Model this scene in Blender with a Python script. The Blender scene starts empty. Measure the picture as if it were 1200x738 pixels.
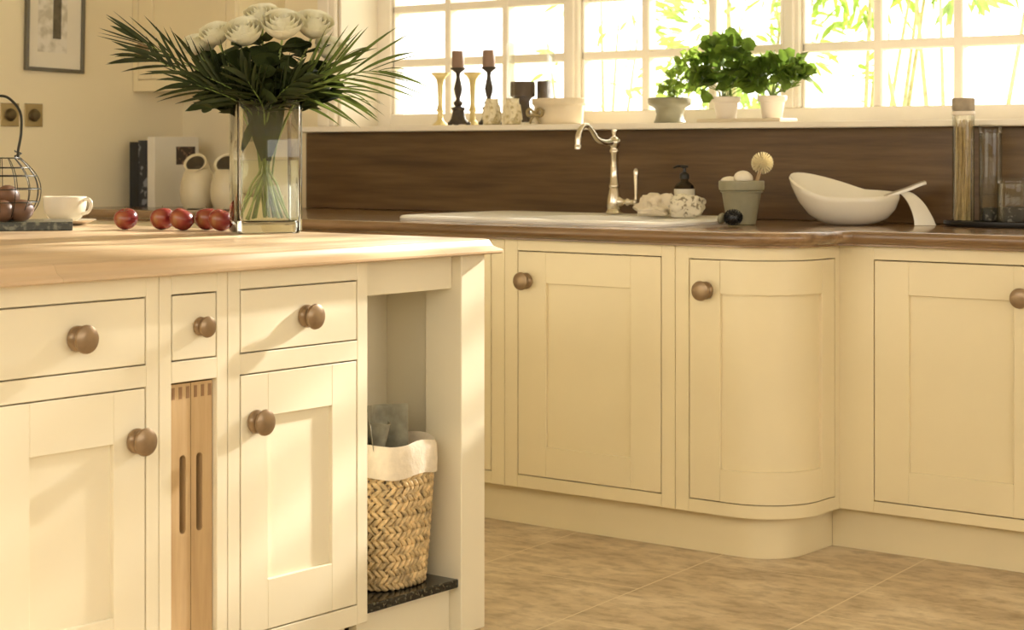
import bpy, bmesh, math, random
from mathutils import Vector, Matrix
PI = math.pi
R = math.radians
random.seed(7)
sc = bpy.context.scene
COL = sc.collection

# ------------------------------------------------------------------ materials
def new_mat(name):
    m = bpy.data.materials.new(name); m.use_nodes = True
    nt = m.node_tree
    for n in list(nt.nodes): nt.nodes.remove(n)
    out = nt.nodes.new('ShaderNodeOutputMaterial')
    return m, nt, out

def N(nt, kind, **kw):
    n = nt.nodes.new(kind)
    for k, v in kw.items():
        if k in n.inputs: n.inputs[k].default_value = v
        else: setattr(n, k, v)
    return n

def noise(nt, scale=(1, 1, 1), s=5.0, detail=4.0, rough=.5, rot=(0, 0, 0)):
    tc = N(nt, 'ShaderNodeTexCoord'); mp = N(nt, 'ShaderNodeMapping')
    mp.inputs['Scale'].default_value = scale; mp.inputs['Rotation'].default_value = rot
    nt.links.new(tc.outputs['Object'], mp.inputs['Vector'])
    nz = N(nt, 'ShaderNodeTexNoise'); nz.inputs['Scale'].default_value = s
    nz.inputs['Detail'].default_value = detail; nz.inputs['Roughness'].default_value = rough
    nt.links.new(mp.outputs['Vector'], nz.inputs['Vector'])
    return nz

def ramp(nt, src, stops):
    r = N(nt, 'ShaderNodeValToRGB'); e = r.color_ramp.elements
    e[0].position, e[0].color = stops[0][0], (*stops[0][1], 1)
    e[1].position, e[1].color = stops[-1][0], (*stops[-1][1], 1)
    for p, c in stops[1:-1]:
        x = e.new(p); x.color = (*c, 1)
    nt.links.new(src, r.inputs['Fac']); return r

def plain(name, c, rough=.5, metal=0., var=.05, scale=(1, 1, 1), s=12., bump=0., spec=.5, coat=0.):
    m, nt, out = new_mat(name)
    b = N(nt, 'ShaderNodeBsdfPrincipled')
    nz = noise(nt, scale, s)
    lo = tuple(max(0, x * (1 - var)) for x in c); hi = tuple(min(1, x * (1 + var)) for x in c)
    rp = ramp(nt, nz.outputs['Fac'], [(.3, lo), (.7, hi)])
    nt.links.new(rp.outputs['Color'], b.inputs['Base Color'])
    b.inputs['Roughness'].default_value = rough; b.inputs['Metallic'].default_value = metal
    b.inputs['Specular IOR Level'].default_value = spec
    if coat: b.inputs['Coat Weight'].default_value = coat; b.inputs['Coat Roughness'].default_value = .12
    if bump:
        bp = N(nt, 'ShaderNodeBump'); bp.inputs['Strength'].default_value = bump; bp.inputs['Distance'].default_value = .004
        nt.links.new(nz.outputs['Fac'], bp.inputs['Height']); nt.links.new(bp.outputs['Normal'], b.inputs['Normal'])
    nt.links.new(b.outputs['BSDF'], out.inputs['Surface'])
    return m

def wood(name, dark, mid, light, axis='x', rough=.4, plank=None, s=3., coat=0., spec=.5):
    """grain stretched along one axis; optional staves side by side"""
    m, nt, out = new_mat(name)
    b = N(nt, 'ShaderNodeBsdfPrincipled')
    st = {'x': (.6, 9, 9), 'y': (9, .6, 9), 'z': (9, 9, .6)}[axis]
    nz = noise(nt, st, s, 6., .6)
    big = noise(nt, tuple(x * .35 for x in st), s * .6, 2.)
    rp = ramp(nt, nz.outputs['Fac'], [(.3, dark), (.5, mid), (.72, light)])
    col = rp.outputs['Color']
    mx = N(nt, 'ShaderNodeMix', data_type='RGBA', blend_type='MULTIPLY')
    r2 = ramp(nt, big.outputs['Fac'], [(.35, (.78, .76, .74)), (.65, (1, 1, 1))])
    mx.inputs[0].default_value = 1.
    nt.links.new(col, mx.inputs[6]); nt.links.new(r2.outputs['Color'], mx.inputs[7]); col = mx.outputs[2]
    if plank:
        tc = N(nt, 'ShaderNodeTexCoord'); mp = N(nt, 'ShaderNodeMapping')
        if axis == 'y': mp.inputs['Rotation'].default_value = (0, 0, R(90))
        if axis == 'z': mp.inputs['Rotation'].default_value = (R(90), 0, R(90))
        nt.links.new(tc.outputs['Object'], mp.inputs['Vector'])
        br = N(nt, 'ShaderNodeTexBrick'); br.inputs['Scale'].default_value = 1.
        br.inputs['Brick Width'].default_value = plank[0]; br.inputs['Row Height'].default_value = plank[1]
        br.inputs['Mortar Size'].default_value = .0007; br.inputs['Bias'].default_value = 0.
        br.inputs['Color1'].default_value = (1, 1, 1, 1); br.inputs['Color2'].default_value = (.80, .79, .77, 1)
        br.inputs['Mortar'].default_value = (.7, .66, .6, 1)
        nt.links.new(mp.outputs['Vector'], br.inputs['Vector'])
        m2 = N(nt, 'ShaderNodeMix', data_type='RGBA', blend_type='MULTIPLY'); m2.inputs[0].default_value = 1.
        nt.links.new(col, m2.inputs[6]); nt.links.new(br.outputs['Color'], m2.inputs[7]); col = m2.outputs[2]
    nt.links.new(col, b.inputs['Base Color'])
    b.inputs['Roughness'].default_value = rough; b.inputs['Specular IOR Level'].default_value = spec
    if coat: b.inputs['Coat Weight'].default_value = coat; b.inputs['Coat Roughness'].default_value = .1
    bp = N(nt, 'ShaderNodeBump'); bp.inputs['Strength'].default_value = .12; bp.inputs['Distance'].default_value = .002
    nt.links.new(nz.outputs['Fac'], bp.inputs['Height']); nt.links.new(bp.outputs['Normal'], b.inputs['Normal'])
    nt.links.new(b.outputs['BSDF'], out.inputs['Surface'])
    return m

def glass(name, tint=(1, 1, 1), edge=(.75, .85, .78), ior=1.45, gl=1.):
    """clear glass: transparent with fresnel reflection, darker and tinted where seen edge-on"""
    m, nt, out = new_mat(name)
    tr = N(nt, 'ShaderNodeBsdfTransparent'); g = N(nt, 'ShaderNodeBsdfGlossy'); g.inputs['Roughness'].default_value = .02
    lw = N(nt, 'ShaderNodeLayerWeight'); lw.inputs['Blend'].default_value = .35
    rp = ramp(nt, lw.outputs['Facing'], [(.45, tint), (1., edge)])
    nt.links.new(rp.outputs['Color'], tr.inputs['Color'])
    fr = N(nt, 'ShaderNodeFresnel'); fr.inputs['IOR'].default_value = ior
    mu = N(nt, 'ShaderNodeMath', operation='MULTIPLY'); mu.inputs[1].default_value = gl
    nt.links.new(fr.outputs['Fac'], mu.inputs[0])
    mx = N(nt, 'ShaderNodeMixShader')
    nt.links.new(mu.outputs[0], mx.inputs['Fac']); nt.links.new(tr.outputs[0], mx.inputs[1]); nt.links.new(g.outputs[0], mx.inputs[2])
    nt.links.new(mx.outputs[0], out.inputs['Surface'])
    return m

def leaf(name, c, var=.3, trans=.35, rough=.45, s=20.):
    m, nt, out = new_mat(name)
    b = N(nt, 'ShaderNodeBsdfPrincipled'); t = N(nt, 'ShaderNodeBsdfTranslucent')
    nz = noise(nt, s=s)
    lo = tuple(x * (1 - var) for x in c); hi = tuple(min(1, x * (1 + var)) for x in c)
    rp = ramp(nt, nz.outputs['Fac'], [(.3, lo), (.7, hi)])
    nt.links.new(rp.outputs['Color'], b.inputs['Base Color']); nt.links.new(rp.outputs['Color'], t.inputs['Color'])
    b.inputs['Roughness'].default_value = rough; b.inputs['Specular IOR Level'].default_value = .25
    mx = N(nt, 'ShaderNodeMixShader'); mx.inputs['Fac'].default_value = trans
    nt.links.new(b.outputs[0], mx.inputs[1]); nt.links.new(t.outputs[0], mx.inputs[2]); nt.links.new(mx.outputs[0], out.inputs['Surface'])
    return m

def speckle(name, base, spots, rough=.2, s=90., cut=(.55, .62)):
    m, nt, out = new_mat(name)
    b = N(nt, 'ShaderNodeBsdfPrincipled'); nz = noise(nt, s=s, detail=2.)
    rp = ramp(nt, nz.outputs['Fac'], [(cut[0], base), (cut[1], spots)])
    nt.links.new(rp.outputs['Color'], b.inputs['Base Color']); b.inputs['Roughness'].default_value = rough
    nt.links.new(b.outputs[0], out.inputs['Surface']); return m

def travertine(name):
    m, nt, out = new_mat(name)
    b = N(nt, 'ShaderNodeBsdfPrincipled')
    n1 = noise(nt, (1., 2.2, 1), 3.2, 8., .62, (0, 0, R(-8))); n2 = noise(nt, (1, 1.6, 1), 14., 6., .6)
    r1 = ramp(nt, n1.outputs['Fac'], [(.32, (.46, .345, .21)), (.5, (.64, .505, .325)), (.68, (.80, .67, .47))])
    r2 = ramp(nt, n2.outputs['Fac'], [(.36, (.58, .53, .46)), (.54, (1, 1, 1))])
    mx = N(nt, 'ShaderNodeMix', data_type='RGBA', blend_type='MULTIPLY'); mx.inputs[0].default_value = .7
    nt.links.new(r1.outputs['Color'], mx.inputs[6]); nt.links.new(r2.outputs['Color'], mx.inputs[7])
    tc = N(nt, 'ShaderNodeTexCoord'); mp = N(nt, 'ShaderNodeMapping')
    mp.inputs['Rotation'].default_value = (0, 0, R(-95)); mp.inputs['Location'].default_value = FLOOR_SHIFT
    nt.links.new(tc.outputs['Object'], mp.inputs['Vector'])
    br = N(nt, 'ShaderNodeTexBrick'); br.inputs['Scale'].default_value = 1.; br.offset = .5
    br.inputs['Brick Width'].default_value = .76; br.inputs['Row Height'].default_value = .505
    br.inputs['Mortar Size'].default_value = .003; br.inputs['Mortar Smooth'].default_value = .4
    br.inputs['Color1'].default_value = (1, 1, 1, 1); br.inputs['Color2'].default_value = (.93, .92, .91, 1); br.inputs['Mortar'].default_value = (1, 1, 1, 1)
    nt.links.new(mp.outputs['Vector'], br.inputs['Vector'])
    m2 = N(nt, 'ShaderNodeMix', data_type='RGBA', blend_type='MULTIPLY'); m2.inputs[0].default_value = 1.
    nt.links.new(mx.outputs[2], m2.inputs[6]); nt.links.new(br.outputs['Color'], m2.inputs[7])
    m3 = N(nt, 'ShaderNodeMix', data_type='RGBA')
    nt.links.new(br.outputs['Fac'], m3.inputs[0]); nt.links.new(m2.outputs[2], m3.inputs[6]); m3.inputs[7].default_value = (.74, .62, .43, 1)
    nt.links.new(m3.outputs[2], b.inputs['Base Color']); b.inputs['Roughness'].default_value = .42
    bp = N(nt, 'ShaderNodeBump'); bp.inputs['Strength'].default_value = .25; bp.inputs['Distance'].default_value = .003
    nt.links.new(n2.outputs['Fac'], bp.inputs['Height']); nt.links.new(bp.outputs['Normal'], b.inputs['Normal'])
    nt.links.new(b.outputs[0], out.inputs['Surface']); return m
FLOOR_SHIFT = (.30, .159, 0)

M = {}
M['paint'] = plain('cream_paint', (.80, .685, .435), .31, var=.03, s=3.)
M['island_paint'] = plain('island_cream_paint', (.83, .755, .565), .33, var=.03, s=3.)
M['wall'] = plain('wall_paint', (.85, .74, .50), .8, var=.03, s=2.)
M['frame'] = plain('window_paint', (.86, .78, .64), .4, var=.02)
M['ceil'] = plain('ceiling_paint', (.85, .80, .68), .9, var=.02)
M['splash'] = wood('brown_oak', (.075, .038, .012), (.135, .073, .025), (.20, .115, .045), 'x', .38)
M['worktop'] = wood('walnut_worktop', (.14, .075, .032), (.25, .145, .068), (.36, .225, .115), 'x', .26, coat=.5)
M['oak_top'] = wood('pale_oak_top', (.64, .44, .25), (.74, .54, .33), (.82, .64, .42), 'y', .34, plank=(1.1, .085), s=2.6)
M['board'] = wood('oak_board', (.50, .33, .16), (.64, .445, .23), (.74, .55, .31), 'z', .45)
M['endgrain'] = wood('oak_end_grain', (.26, .14, .06), (.33, .19, .09), (.4, .25, .13), 'z', .5)
M['floor'] = travertine('travertine')
M['knob'] = plain('bronze_knob', (.30, .205, .115), .3, .5, var=.12, s=40.)
M['granite'] = speckle('black_granite', (.012, .012, .010), (.12, .11, .08), .12, 120., (.56, .66))
M['slab'] = speckle('dark_stone', (.035, .038, .028), (.16, .16, .11), .25, 60., (.5, .66))
M['chrome'] = plain('brushed_nickel', (.72, .66, .54), .2, 1., var=.04)
M['white'] = plain('white_ceramic', (.80, .73, .58), .14, var=.02, spec=.5)
M['sink'] = plain('sink_ceramic', (.90, .86, .78), .4, var=.01)
M['stone_pot'] = plain('grey_green_stoneware', (.28, .255, .16), .5, var=.08, s=30.)
M['pot_white'] = plain('white_pot', (.84, .74, .60), .4, var=.03)
M['cream_pig'] = plain('cream_stoneware', (.66, .57, .38), .35, var=.05)
M['inside'] = plain('dark_inside', (.10, .075, .04), .6, var=.1)
M['dark'] = plain('black_plastic', (.012, .011, .010), .3, var=.1)
M['iron'] = plain('dark_bronze_candlestick', (.055, .04, .025), .5, .3, var=.25, s=60., bump=.3)
M['candle'] = plain('taupe_wax', (.27, .165, .105), .55, var=.06)
M['candle_dark'] = plain('dark_brown_wax', (.06, .035, .016), .55, var=.2, s=30.)
M['gold'] = plain('pale_gold_glaze', (.72, .58, .26), .3, .35, var=.08)
M['votive'] = speckle('cream_embossed_glass', (.78, .68, .45), (.48, .38, .17), .3, 55., (.5, .62))
M['trough'] = plain('cream_trough_glaze', (.74, .62, .43), .35, var=.06)
M['bow'] = plain('olive_ribbon', (.34, .26, .12), .7, var=.2)
M['wire'] = plain('dark_wire', (.035, .032, .022), .4, .7, var=.1)
M['egg'] = plain('brown_shell', (.15, .07, .032), .5, var=.2, s=18.)
M['frame_grey'] = plain('grey_frame', (.13, .115, .075), .4, .3, var=.1)
M['mat'] = plain('mount_card', (.80, .73, .58), .8, var=.02)
M['pale_print'] = speckle('pale_print', (.78, .72, .60), (.55, .49, .36), .8, 22., (.42, .6))
M['dark_print'] = plain('dark_print', (.13, .105, .065), .8, var=.25, s=40.)
M['brass'] = plain('antique_brass', (.33, .24, .10), .35, .75, var=.1)
M['brass_dark'] = plain('dark_brass', (.12, .085, .035), .4, .6, var=.1)
M['book_black'] = plain('black_cloth', (.012, .013, .016), .5, var=.3, s=40.)
M['book_navy'] = speckle('charcoal_spine', (.015, .018, .028), (.22, .23, .25), .4, 30., (.56, .64))
M['book_white'] = plain('white_cover', (.74, .69, .57), .45, var=.03)
M['paper'] = plain('page_edges', (.62, .54, .38), .9, var=.1, scale=(60, 1, 1))
M['book_photo'] = speckle('brown_cover_photo', (.045, .028, .018), (.25, .15, .09), .4, 45.)
M['linen'] = plain('white_linen', (.80, .70, .54), .95, var=.06, s=60., bump=.4)
M['towel'] = speckle('speckled_towel', (.76, .69, .54), (.26, .21, .13), .95, 70., (.56, .64))
M['wicker'] = plain('woven_seagrass', (.60, .44, .225), .65, var=.5, s=55., bump=.4)
M['grey_paper'] = plain('grey_paper', (.33, .31, .23), .8, var=.35, s=25.)
M['bristle'] = plain('straw_bristle', (.72, .62, .38), .8, var=.15)
M['soap'] = plain('ivory_soap', (.78, .70, .55), .6, var=.05)
M['pasta'] = plain('dry_pasta', (.50, .37, .17), .6, var=.2, s=50.)
M['cork'] = plain('grey_cork_lid', (.36, .29, .20), .7, var=.15, s=50.)
M['dry_goods'] = speckle('dark_dry_goods', (.05, .045, .04), (.22, .2, .17), .6, 70.)
M['soil'] = plain('dark_soil', (.03, .02, .012), .9, var=.4, s=80.)
M['stem'] = leaf('green_stem', (.20, .27, .06), .2, .1)
M['stem_pale'] = leaf('pale_green_stem', (.36, .43, .13), .2, .15)
M['rose'] = leaf('white_petal', (.95, .92, .75), .02, .42, .6)
M['rose_leaf'] = leaf('rose_leaf', (.034, .048, .010), .4, .15, .75)
M['palm'] = leaf('palm_leaflet', (.036, .047, .013), .35, .12, .55)
M['palm_bright'] = leaf('palm_leaflet_fresh', (.10, .135, .028), .35, .3, .45)
M['herb_dark'] = leaf('dark_herb_leaf', (.13, .205, .028), .5, .5)
M['herb_light'] = leaf('light_herb_leaf', (.30, .42, .07), .35, .55)
M['garden_leaf'] = leaf('garden_leaf', (.25, .37, .055), .4, .5, .6, 6.)
M['garden_leaf2'] = leaf('garden_leaf_pale', (.30, .40, .10), .4, .5, .6, 6.)
M['bark'] = plain('bark', (.30, .27, .14), .9, var=.3, s=30.)
M['lawn'] = plain('lawn', (.55, .60, .32), .9, var=.2, s=4.)
M['glass'] = glass('clear_glass', (.985, .985, .96), (.86, .88, .78), gl=.55)
M['glass_pane'] = glass('window_glass', (1, 1, 1), (.97, 1, .97), gl=.6)
M['glass_haze'] = glass('white_hazed_glass', (.99, .99, .985), (.93, .93, .90), gl=.3)
M['bottle'] = glass('smoky_bottle', (.42, .36, .25), (.18, .15, .1))
M['water'] = glass('water', (.96, .97, .90), (.85, .88, .74), 1.33)
def real_glass(name, c=(1, 1, 1), ior=1.45):
    m, nt, out = new_mat(name)
    g = N(nt, 'ShaderNodeBsdfGlass'); g.inputs['Color'].default_value = (*c, 1); g.inputs['IOR'].default_value = ior; g.inputs['Roughness'].default_value = 0.
    nt.links.new(g.outputs[0], out.inputs['Surface']); return m
M['vase_glass'] = real_glass('vase_glass', (.985, .99, .97))
M['apple'] = None

def apple_mat():
    m, nt, out = new_mat('red_apple_skin')
    b = N(nt, 'ShaderNodeBsdfPrincipled')
    nz = noise(nt, (1, 1, .5), 28., 4.)
    tc = N(nt, 'ShaderNodeTexCoord'); sp = N(nt, 'ShaderNodeSeparateXYZ'); nt.links.new(tc.outputs['Object'], sp.inputs[0])
    oi = N(nt, 'ShaderNodeObjectInfo')
    big = noise(nt, (1, 1, 1), 14., 1.)
    ad = N(nt, 'ShaderNodeMath', operation='ADD'); nt.links.new(big.outputs['Fac'], ad.inputs[0])
    mu = N(nt, 'ShaderNodeMath', operation='MULTIPLY'); mu.inputs[1].default_value = .35
    nt.links.new(nz.outputs['Fac'], mu.inputs[0]); nt.links.new(mu.outputs[0], ad.inputs[1])
    rp = ramp(nt, ad.outputs[0], [(.45, (.13, .012, .014)), (.72, (.24, .028, .022)), (.86, (.30, .085, .03)), (1., (.44, .28, .09))])
    nt.links.new(rp.outputs['Color'], b.inputs['Base Color']); b.inputs['Roughness'].default_value = .25
    nt.links.new(b.outputs[0], out.inputs['Surface']); return m
M['apple'] = apple_mat()

# ------------------------------------------------------------------ mesh helpers
def box(bm, x0, x1, y0, y1, z0, z1, bev=0., seg=1):
    v = [bm.verts.new((x, y, z)) for x in (x0, x1) for y in (y0, y1) for z in (z0, z1)]
    f = [(0, 1, 3, 2), (4, 6, 7, 5), (0, 4, 5, 1), (2, 3, 7, 6), (0, 2, 6, 4), (1, 5, 7, 3)]
    fs = [bm.faces.new([v[i] for i in q]) for q in f]
    if bev:
        es = list({e for q in fs for e in q.edges})
        bmesh.ops.bevel(bm, geom=es, offset=bev, segments=seg, affect='EDGES', profile=.5)

def loft(bm, rings, closed=True, cap0=False, cap1=False):
    vs = [[bm.verts.new(p) for p in r] for r in rings]
    n = len(vs[0])
    for a, b in zip(vs, vs[1:]):
        for i in range(n if closed else n - 1):
            j = (i + 1) % n
            bm.faces.new((a[i], a[j], b[j], b[i]))
    if cap0: bm.faces.new(list(reversed(vs[0])))
    if cap1: bm.faces.new(vs[-1])
    return vs

def lathe(bm, prof, c=(0, 0, 0), seg=24, mat=None, cap0=True, cap1=True, sx=1., sy=1.):
    rings = []
    for r, z in prof:
        rg = []
        for i in range(seg):
            a = 2 * PI * i / seg
            p = Vector((r * sx * math.cos(a), r * sy * math.sin(a), z))
            if mat is not None: p = mat @ p
            rg.append(p + Vector(c))
        rings.append(rg)
    loft(bm, rings, True, cap0, cap1)

def frame_at(t):
    t = t.normalized(); up = Vector((0, 0, 1)) if abs(t.z) < .95 else Vector((1, 0, 0))
    s = t.cross(up).normalized(); return s, s.cross(t).normalized()

def tube(bm, pts, rad, seg=8, caps=True):
    pts = [Vector(p) for p in pts]; n = len(pts); rings = []
    if not isinstance(rad, (list, tuple)): rad = [rad] * n
    prev = None
    for i in range(n):
        t = pts[min(i + 1, n - 1)] - pts[max(i - 1, 0)]
        if prev is None: s, u = frame_at(t)
        else:
            t = t.normalized(); s = (prev - t * prev.dot(t)).normalized(); u = s.cross(t).normalized()
        prev = s
        rings.append([pts[i] + (s * math.cos(2 * PI * k / seg) + u * math.sin(2 * PI * k / seg)) * rad[i] for k in range(seg)])
    loft(bm, rings, True, caps, caps)

def bez(p, n=12):
    """smooth curve through points (Catmull-Rom)"""
    p = [Vector(q) for q in p]; out = []
    P = [p[0] * 2 - p[1]] + p + [p[-1] * 2 - p[-2]]
    for i in range(1, len(P) - 2):
        for k in range(n):
            t = k / n
            a, b, c, d = P[i - 1], P[i], P[i + 1], P[i + 2]
            out.append(.5 * ((2 * b) + (c - a) * t + (2 * a - 5 * b + 4 * c - d) * t * t + (3 * b - a - 3 * c + d) * t ** 3))
    out.append(p[-1]); return out

def rrect(cx, cy, w, d, r, n=6):
    pts = []
    for sx, sy, a0 in ((1, 1, 0), (-1, 1, 90), (-1, -1, 180), (1, -1, 270)):
        for k in range(n + 1):
            a = R(a0 + 90 * k / n)
            pts.append((cx + sx * (w / 2 - r) + r * math.cos(a), cy + sy * (d / 2 - r) + r * math.sin(a)))
    return pts

FR = {}
def thing(name, label, cat, loc=(0, 0, 0), rz=0., group=None):
    o = bpy.data.objects.new(name, None); COL.objects.link(o)
    o.location = loc; o.rotation_euler = (0, 0, rz); o.empty_display_size = .1
    o['label'] = label; o['category'] = cat
    if group: o['group'] = group
    FR[o.name] = Matrix.Translation(loc) @ Matrix.Rotation(rz, 4, 'Z')
    return o

def tag(o, label, cat, group=None, kind=None):
    o['label'] = label; o['category'] = cat
    if group: o['group'] = group
    if kind: o['kind'] = kind
    return o

def obj(name, bm, mat, parent=None, world=False, smooth=None, origin=None):
    """link one mesh object. world=True: the mesh is in world space and is moved into its parent's frame."""
    bmesh.ops.recalc_face_normals(bm, faces=bm.faces)
    if world and parent is not None:
        bm.transform(FR[parent.name].inverted())
    if origin is not None:
        bm.transform(Matrix.Translation(-Vector(origin)))
    me = bpy.data.meshes.new(name); bm.to_mesh(me); bm.free()
    me.materials.append(M[mat])
    if smooth is not None:
        for p in me.polygons: p.use_smooth = True
        me.set_sharp_from_angle(angle=R(smooth))
    o = bpy.data.objects.new(name, me); COL.objects.link(o)
    if origin is not None: o.location = origin
    if parent is not None:
        o.parent = parent
    FR[o.name] = (FR[parent.name] if parent is not None else Matrix.Identity(4)) @ Matrix.Translation(o.location)
    return o

def struct(name, bm, mat, parent=None, smooth=None):
    o = obj(name, bm, mat, parent, smooth=smooth)
    if parent is None: o['kind'] = 'structure'
    return o

def copy_thing(src, loc, label, group=None, rz=None):
    c = src.copy(); COL.objects.link(c); c.location = loc; c['label'] = label
    if rz is not None: c.rotation_euler = (0, 0, rz)
    if group: c['group'] = group
    for ch in [q for q in bpy.data.objects if q.parent == src]:
        d = ch.copy(); COL.objects.link(d); d.parent = c
        for g in [q for q in bpy.data.objects if q.parent == ch]:
            e = g.copy(); COL.objects.link(e); e.parent = d
    return c

B = bmesh.new

# ------------------------------------------------------------------ the room
XL, YW = -5.93, 5.35           # left wall, window wall (inner faces)
bm = B(); box(bm, XL - .1, 2.2, -.6, YW + .33, -.06, 0); struct('floor', bm, 'floor')
bm = B(); box(bm, XL - .12, XL, -.6, YW + .33, 0, 2.56); struct('wall_left', bm, 'wall')
WX0, WX1, WZ0, WZ1 = -5.03, -1.26, 1.217, 2.36
bm = B()
for a in ((XL, WX0, 0, 2.56), (WX1, 2.2, 0, 2.56), (WX0, WX1, 0, WZ0), (WX0, WX1, WZ1, 2.56)):
    box(bm, a[0], a[1], YW, YW + .33, a[2], a[3])
struct('wall_back', bm, 'wall')
bm = B(); box(bm, XL - .12, 2.3, -.7, YW + .33, 2.56, 2.62); struct('ceiling', bm, 'ceil')
def holed(bm, along, p0, p1, c0, c1, o0, o1, oz0, oz):
    for a, b, z0, z1 in ((p0, o0, 0, 2.56), (o1, p1, 0, 2.56), (o0, o1, 0, oz0), (o0, o1, oz, 2.56)):
        if along == 'y': box(bm, c0, c1, a, b, z0, z1)
        else: box(bm, a, b, c0, c1, z0, z1)
bm = B(); holed(bm, 'y', -.6, YW, 2.2, 2.3, 1.3, 4.5, 1.0, 2.25); struct('wall_right', bm, 'wall')  # unseen wall; its opening is placed and sized for side light and reflections
bm = B(); holed(bm, 'x', XL - .12, 2.3, -.7, -.6, -5.6, 2.0, 1.45, 2.5); struct('wall_front', bm, 'wall')  # unseen wall behind the camera; high wide opening added for fill light
# window board
bm = B(); box(bm, -5.17, -1.2, 5.25, 5.62, 1.217, 1.238, .004, 2); struct('trim_1', bm, 'frame')
# casing round the opening
bm = B()
for a in ((WX0 - .10, WX0, 1.2385, WZ1 + .1), (WX1, WX1 + .1, 1.2385, WZ1 + .1), (WX0, WX1, WZ1, WZ1 + .1)):
    box(bm, a[0], a[1], YW - .022, YW - .001, a[2], a[3], .006)
    box(bm, a[0] + .012, a[1] - .03, YW - .03, YW - .02, a[2], a[3], .004)
struct('trim_2', bm, 'frame')
# reveal panelling
bm = B()
box(bm, WX0 - .001, WX0 + .012, YW, 5.47, 1.2385, WZ1)
box(bm, WX0 - .001, WX0 + .006, 5.47, 5.60, 1.2385, WZ1)
struct('trim_3', bm, 'frame')
# the window
WG = 5.60
w = bpy.data.objects.new('window_1', None); COL.objects.link(w); w['kind'] = 'structure'; FR[w.name] = Matrix.Identity(4)
posts = [-4.06, -3.14, -2.22]
ZB, ZT = 1.238, 2.36
bm = B()
box(bm, WX0, WX0 + .075, WG - .03, WG + .05, ZB, ZT, .004); box(bm, WX1 - .07, WX1, WG - .03, WG + .05, ZB, ZT, .004)
box(bm, WX0 + .075, WX1 - .07, WG - .03, WG + .05, ZB, ZB + .052, .004); box(bm, WX0 + .075, WX1 - .07, WG - .03, WG + .05, ZT - .05, ZT, .004)
obj('window_frame', bm, 'frame', w)
for px in posts:
    bm = B(); box(bm, px - .036, px + .036, WG - .035, WG + .05, ZB + .05, ZT - .05, .005)
    box(bm, px - .018, px + .018, WG - .045, WG - .03, ZB + .05, ZT - .05, .004)
    obj('window_mullion', bm, 'frame', w)
edges = [WX0 + .075] + [q for p in posts for q in (p - .036, p + .036)] + [WX1 - .07]
for k in range(4):
    x0, x1 = edges[2 * k], edges[2 * k + 1]
    bm = B()
    box(bm, x0, x0 + .012, WG - .018, WG + .03, ZB + .05, ZT - .05, .003); box(bm, x1 - .012, x1, WG - .018, WG + .03, ZB + .05, ZT - .05, .003)
    for j in (1, 2):
        xc = x0 + (x1 - x0) * j / 3; box(bm, xc - .016, xc + .016, WG - .02, WG + .03, ZB + .05, ZT - .05, .005)
    for zc in (1.493, 1.707, 1.921, 2.135):
        box(bm, x0, x1, WG - .018, WG + .028, zc - .016, zc + .016, .005)
    obj('glazing_bars', bm, 'frame', w)
    bm = B(); box(bm, x0, x1, WG + .008, WG + .012, ZB + .05, ZT - .05); obj('window_pane', bm, 'glass_pane', w)
# splashback
bm = B(); box(bm, -5.19, -1.2, YW - .02, YW - .0005, .919, 1.2165, .0015)
tag(obj('splashback', bm, 'splash'), 'brown wood splashback between sink worktop and window sill', 'splashback')

# ------------------------------------------------------------------ knobs, doors, cabinets
KNOB = [(.0235, 0), (.0255, .003), (.0255, .009), (.021, .0145), (.0135, .018), (.0125, .0205), (.020, .0235), (.0268, .0270),
        (.0285, .0305), (.0272, .0345), (.0205, .0378), (.0110, .0395), (.002, .0400)]
KM = Matrix.Rotation(R(90), 4, 'X')      # +z -> -y
def knob(parent, x, z, y=0., rot=None, k=1.):
    bm = B(); lathe(bm, [(r * k, q * k) for r, q in KNOB], (0, 0, 0), 24, KM)
    if rot: bm.transform(Matrix.Rotation(rot, 4, 'Z'))
    o = obj('knob', bm, 'knob', parent, smooth=40); o.location = (x, y, z); return o

def shaker(bm, x0, x1, z0, z1, st, rt, rb, t=.022):
    bv = .0012
    box(bm, x0, x0 + st, 0, t, z0, z1, bv); box(bm, x1 - st, x1, 0, t, z0, z1, bv)
    box(bm, x0 + st, x1 - st, 0, t, z1 - rt, z1, bv); box(bm, x0 + st, x1 - st, 0, t, z0, z0 + rb, bv)
    box(bm, x0 + st - .004, x1 - st + .004, .010, t - .003, z0 + rb - .004, z1 - rt + .004)

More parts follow.
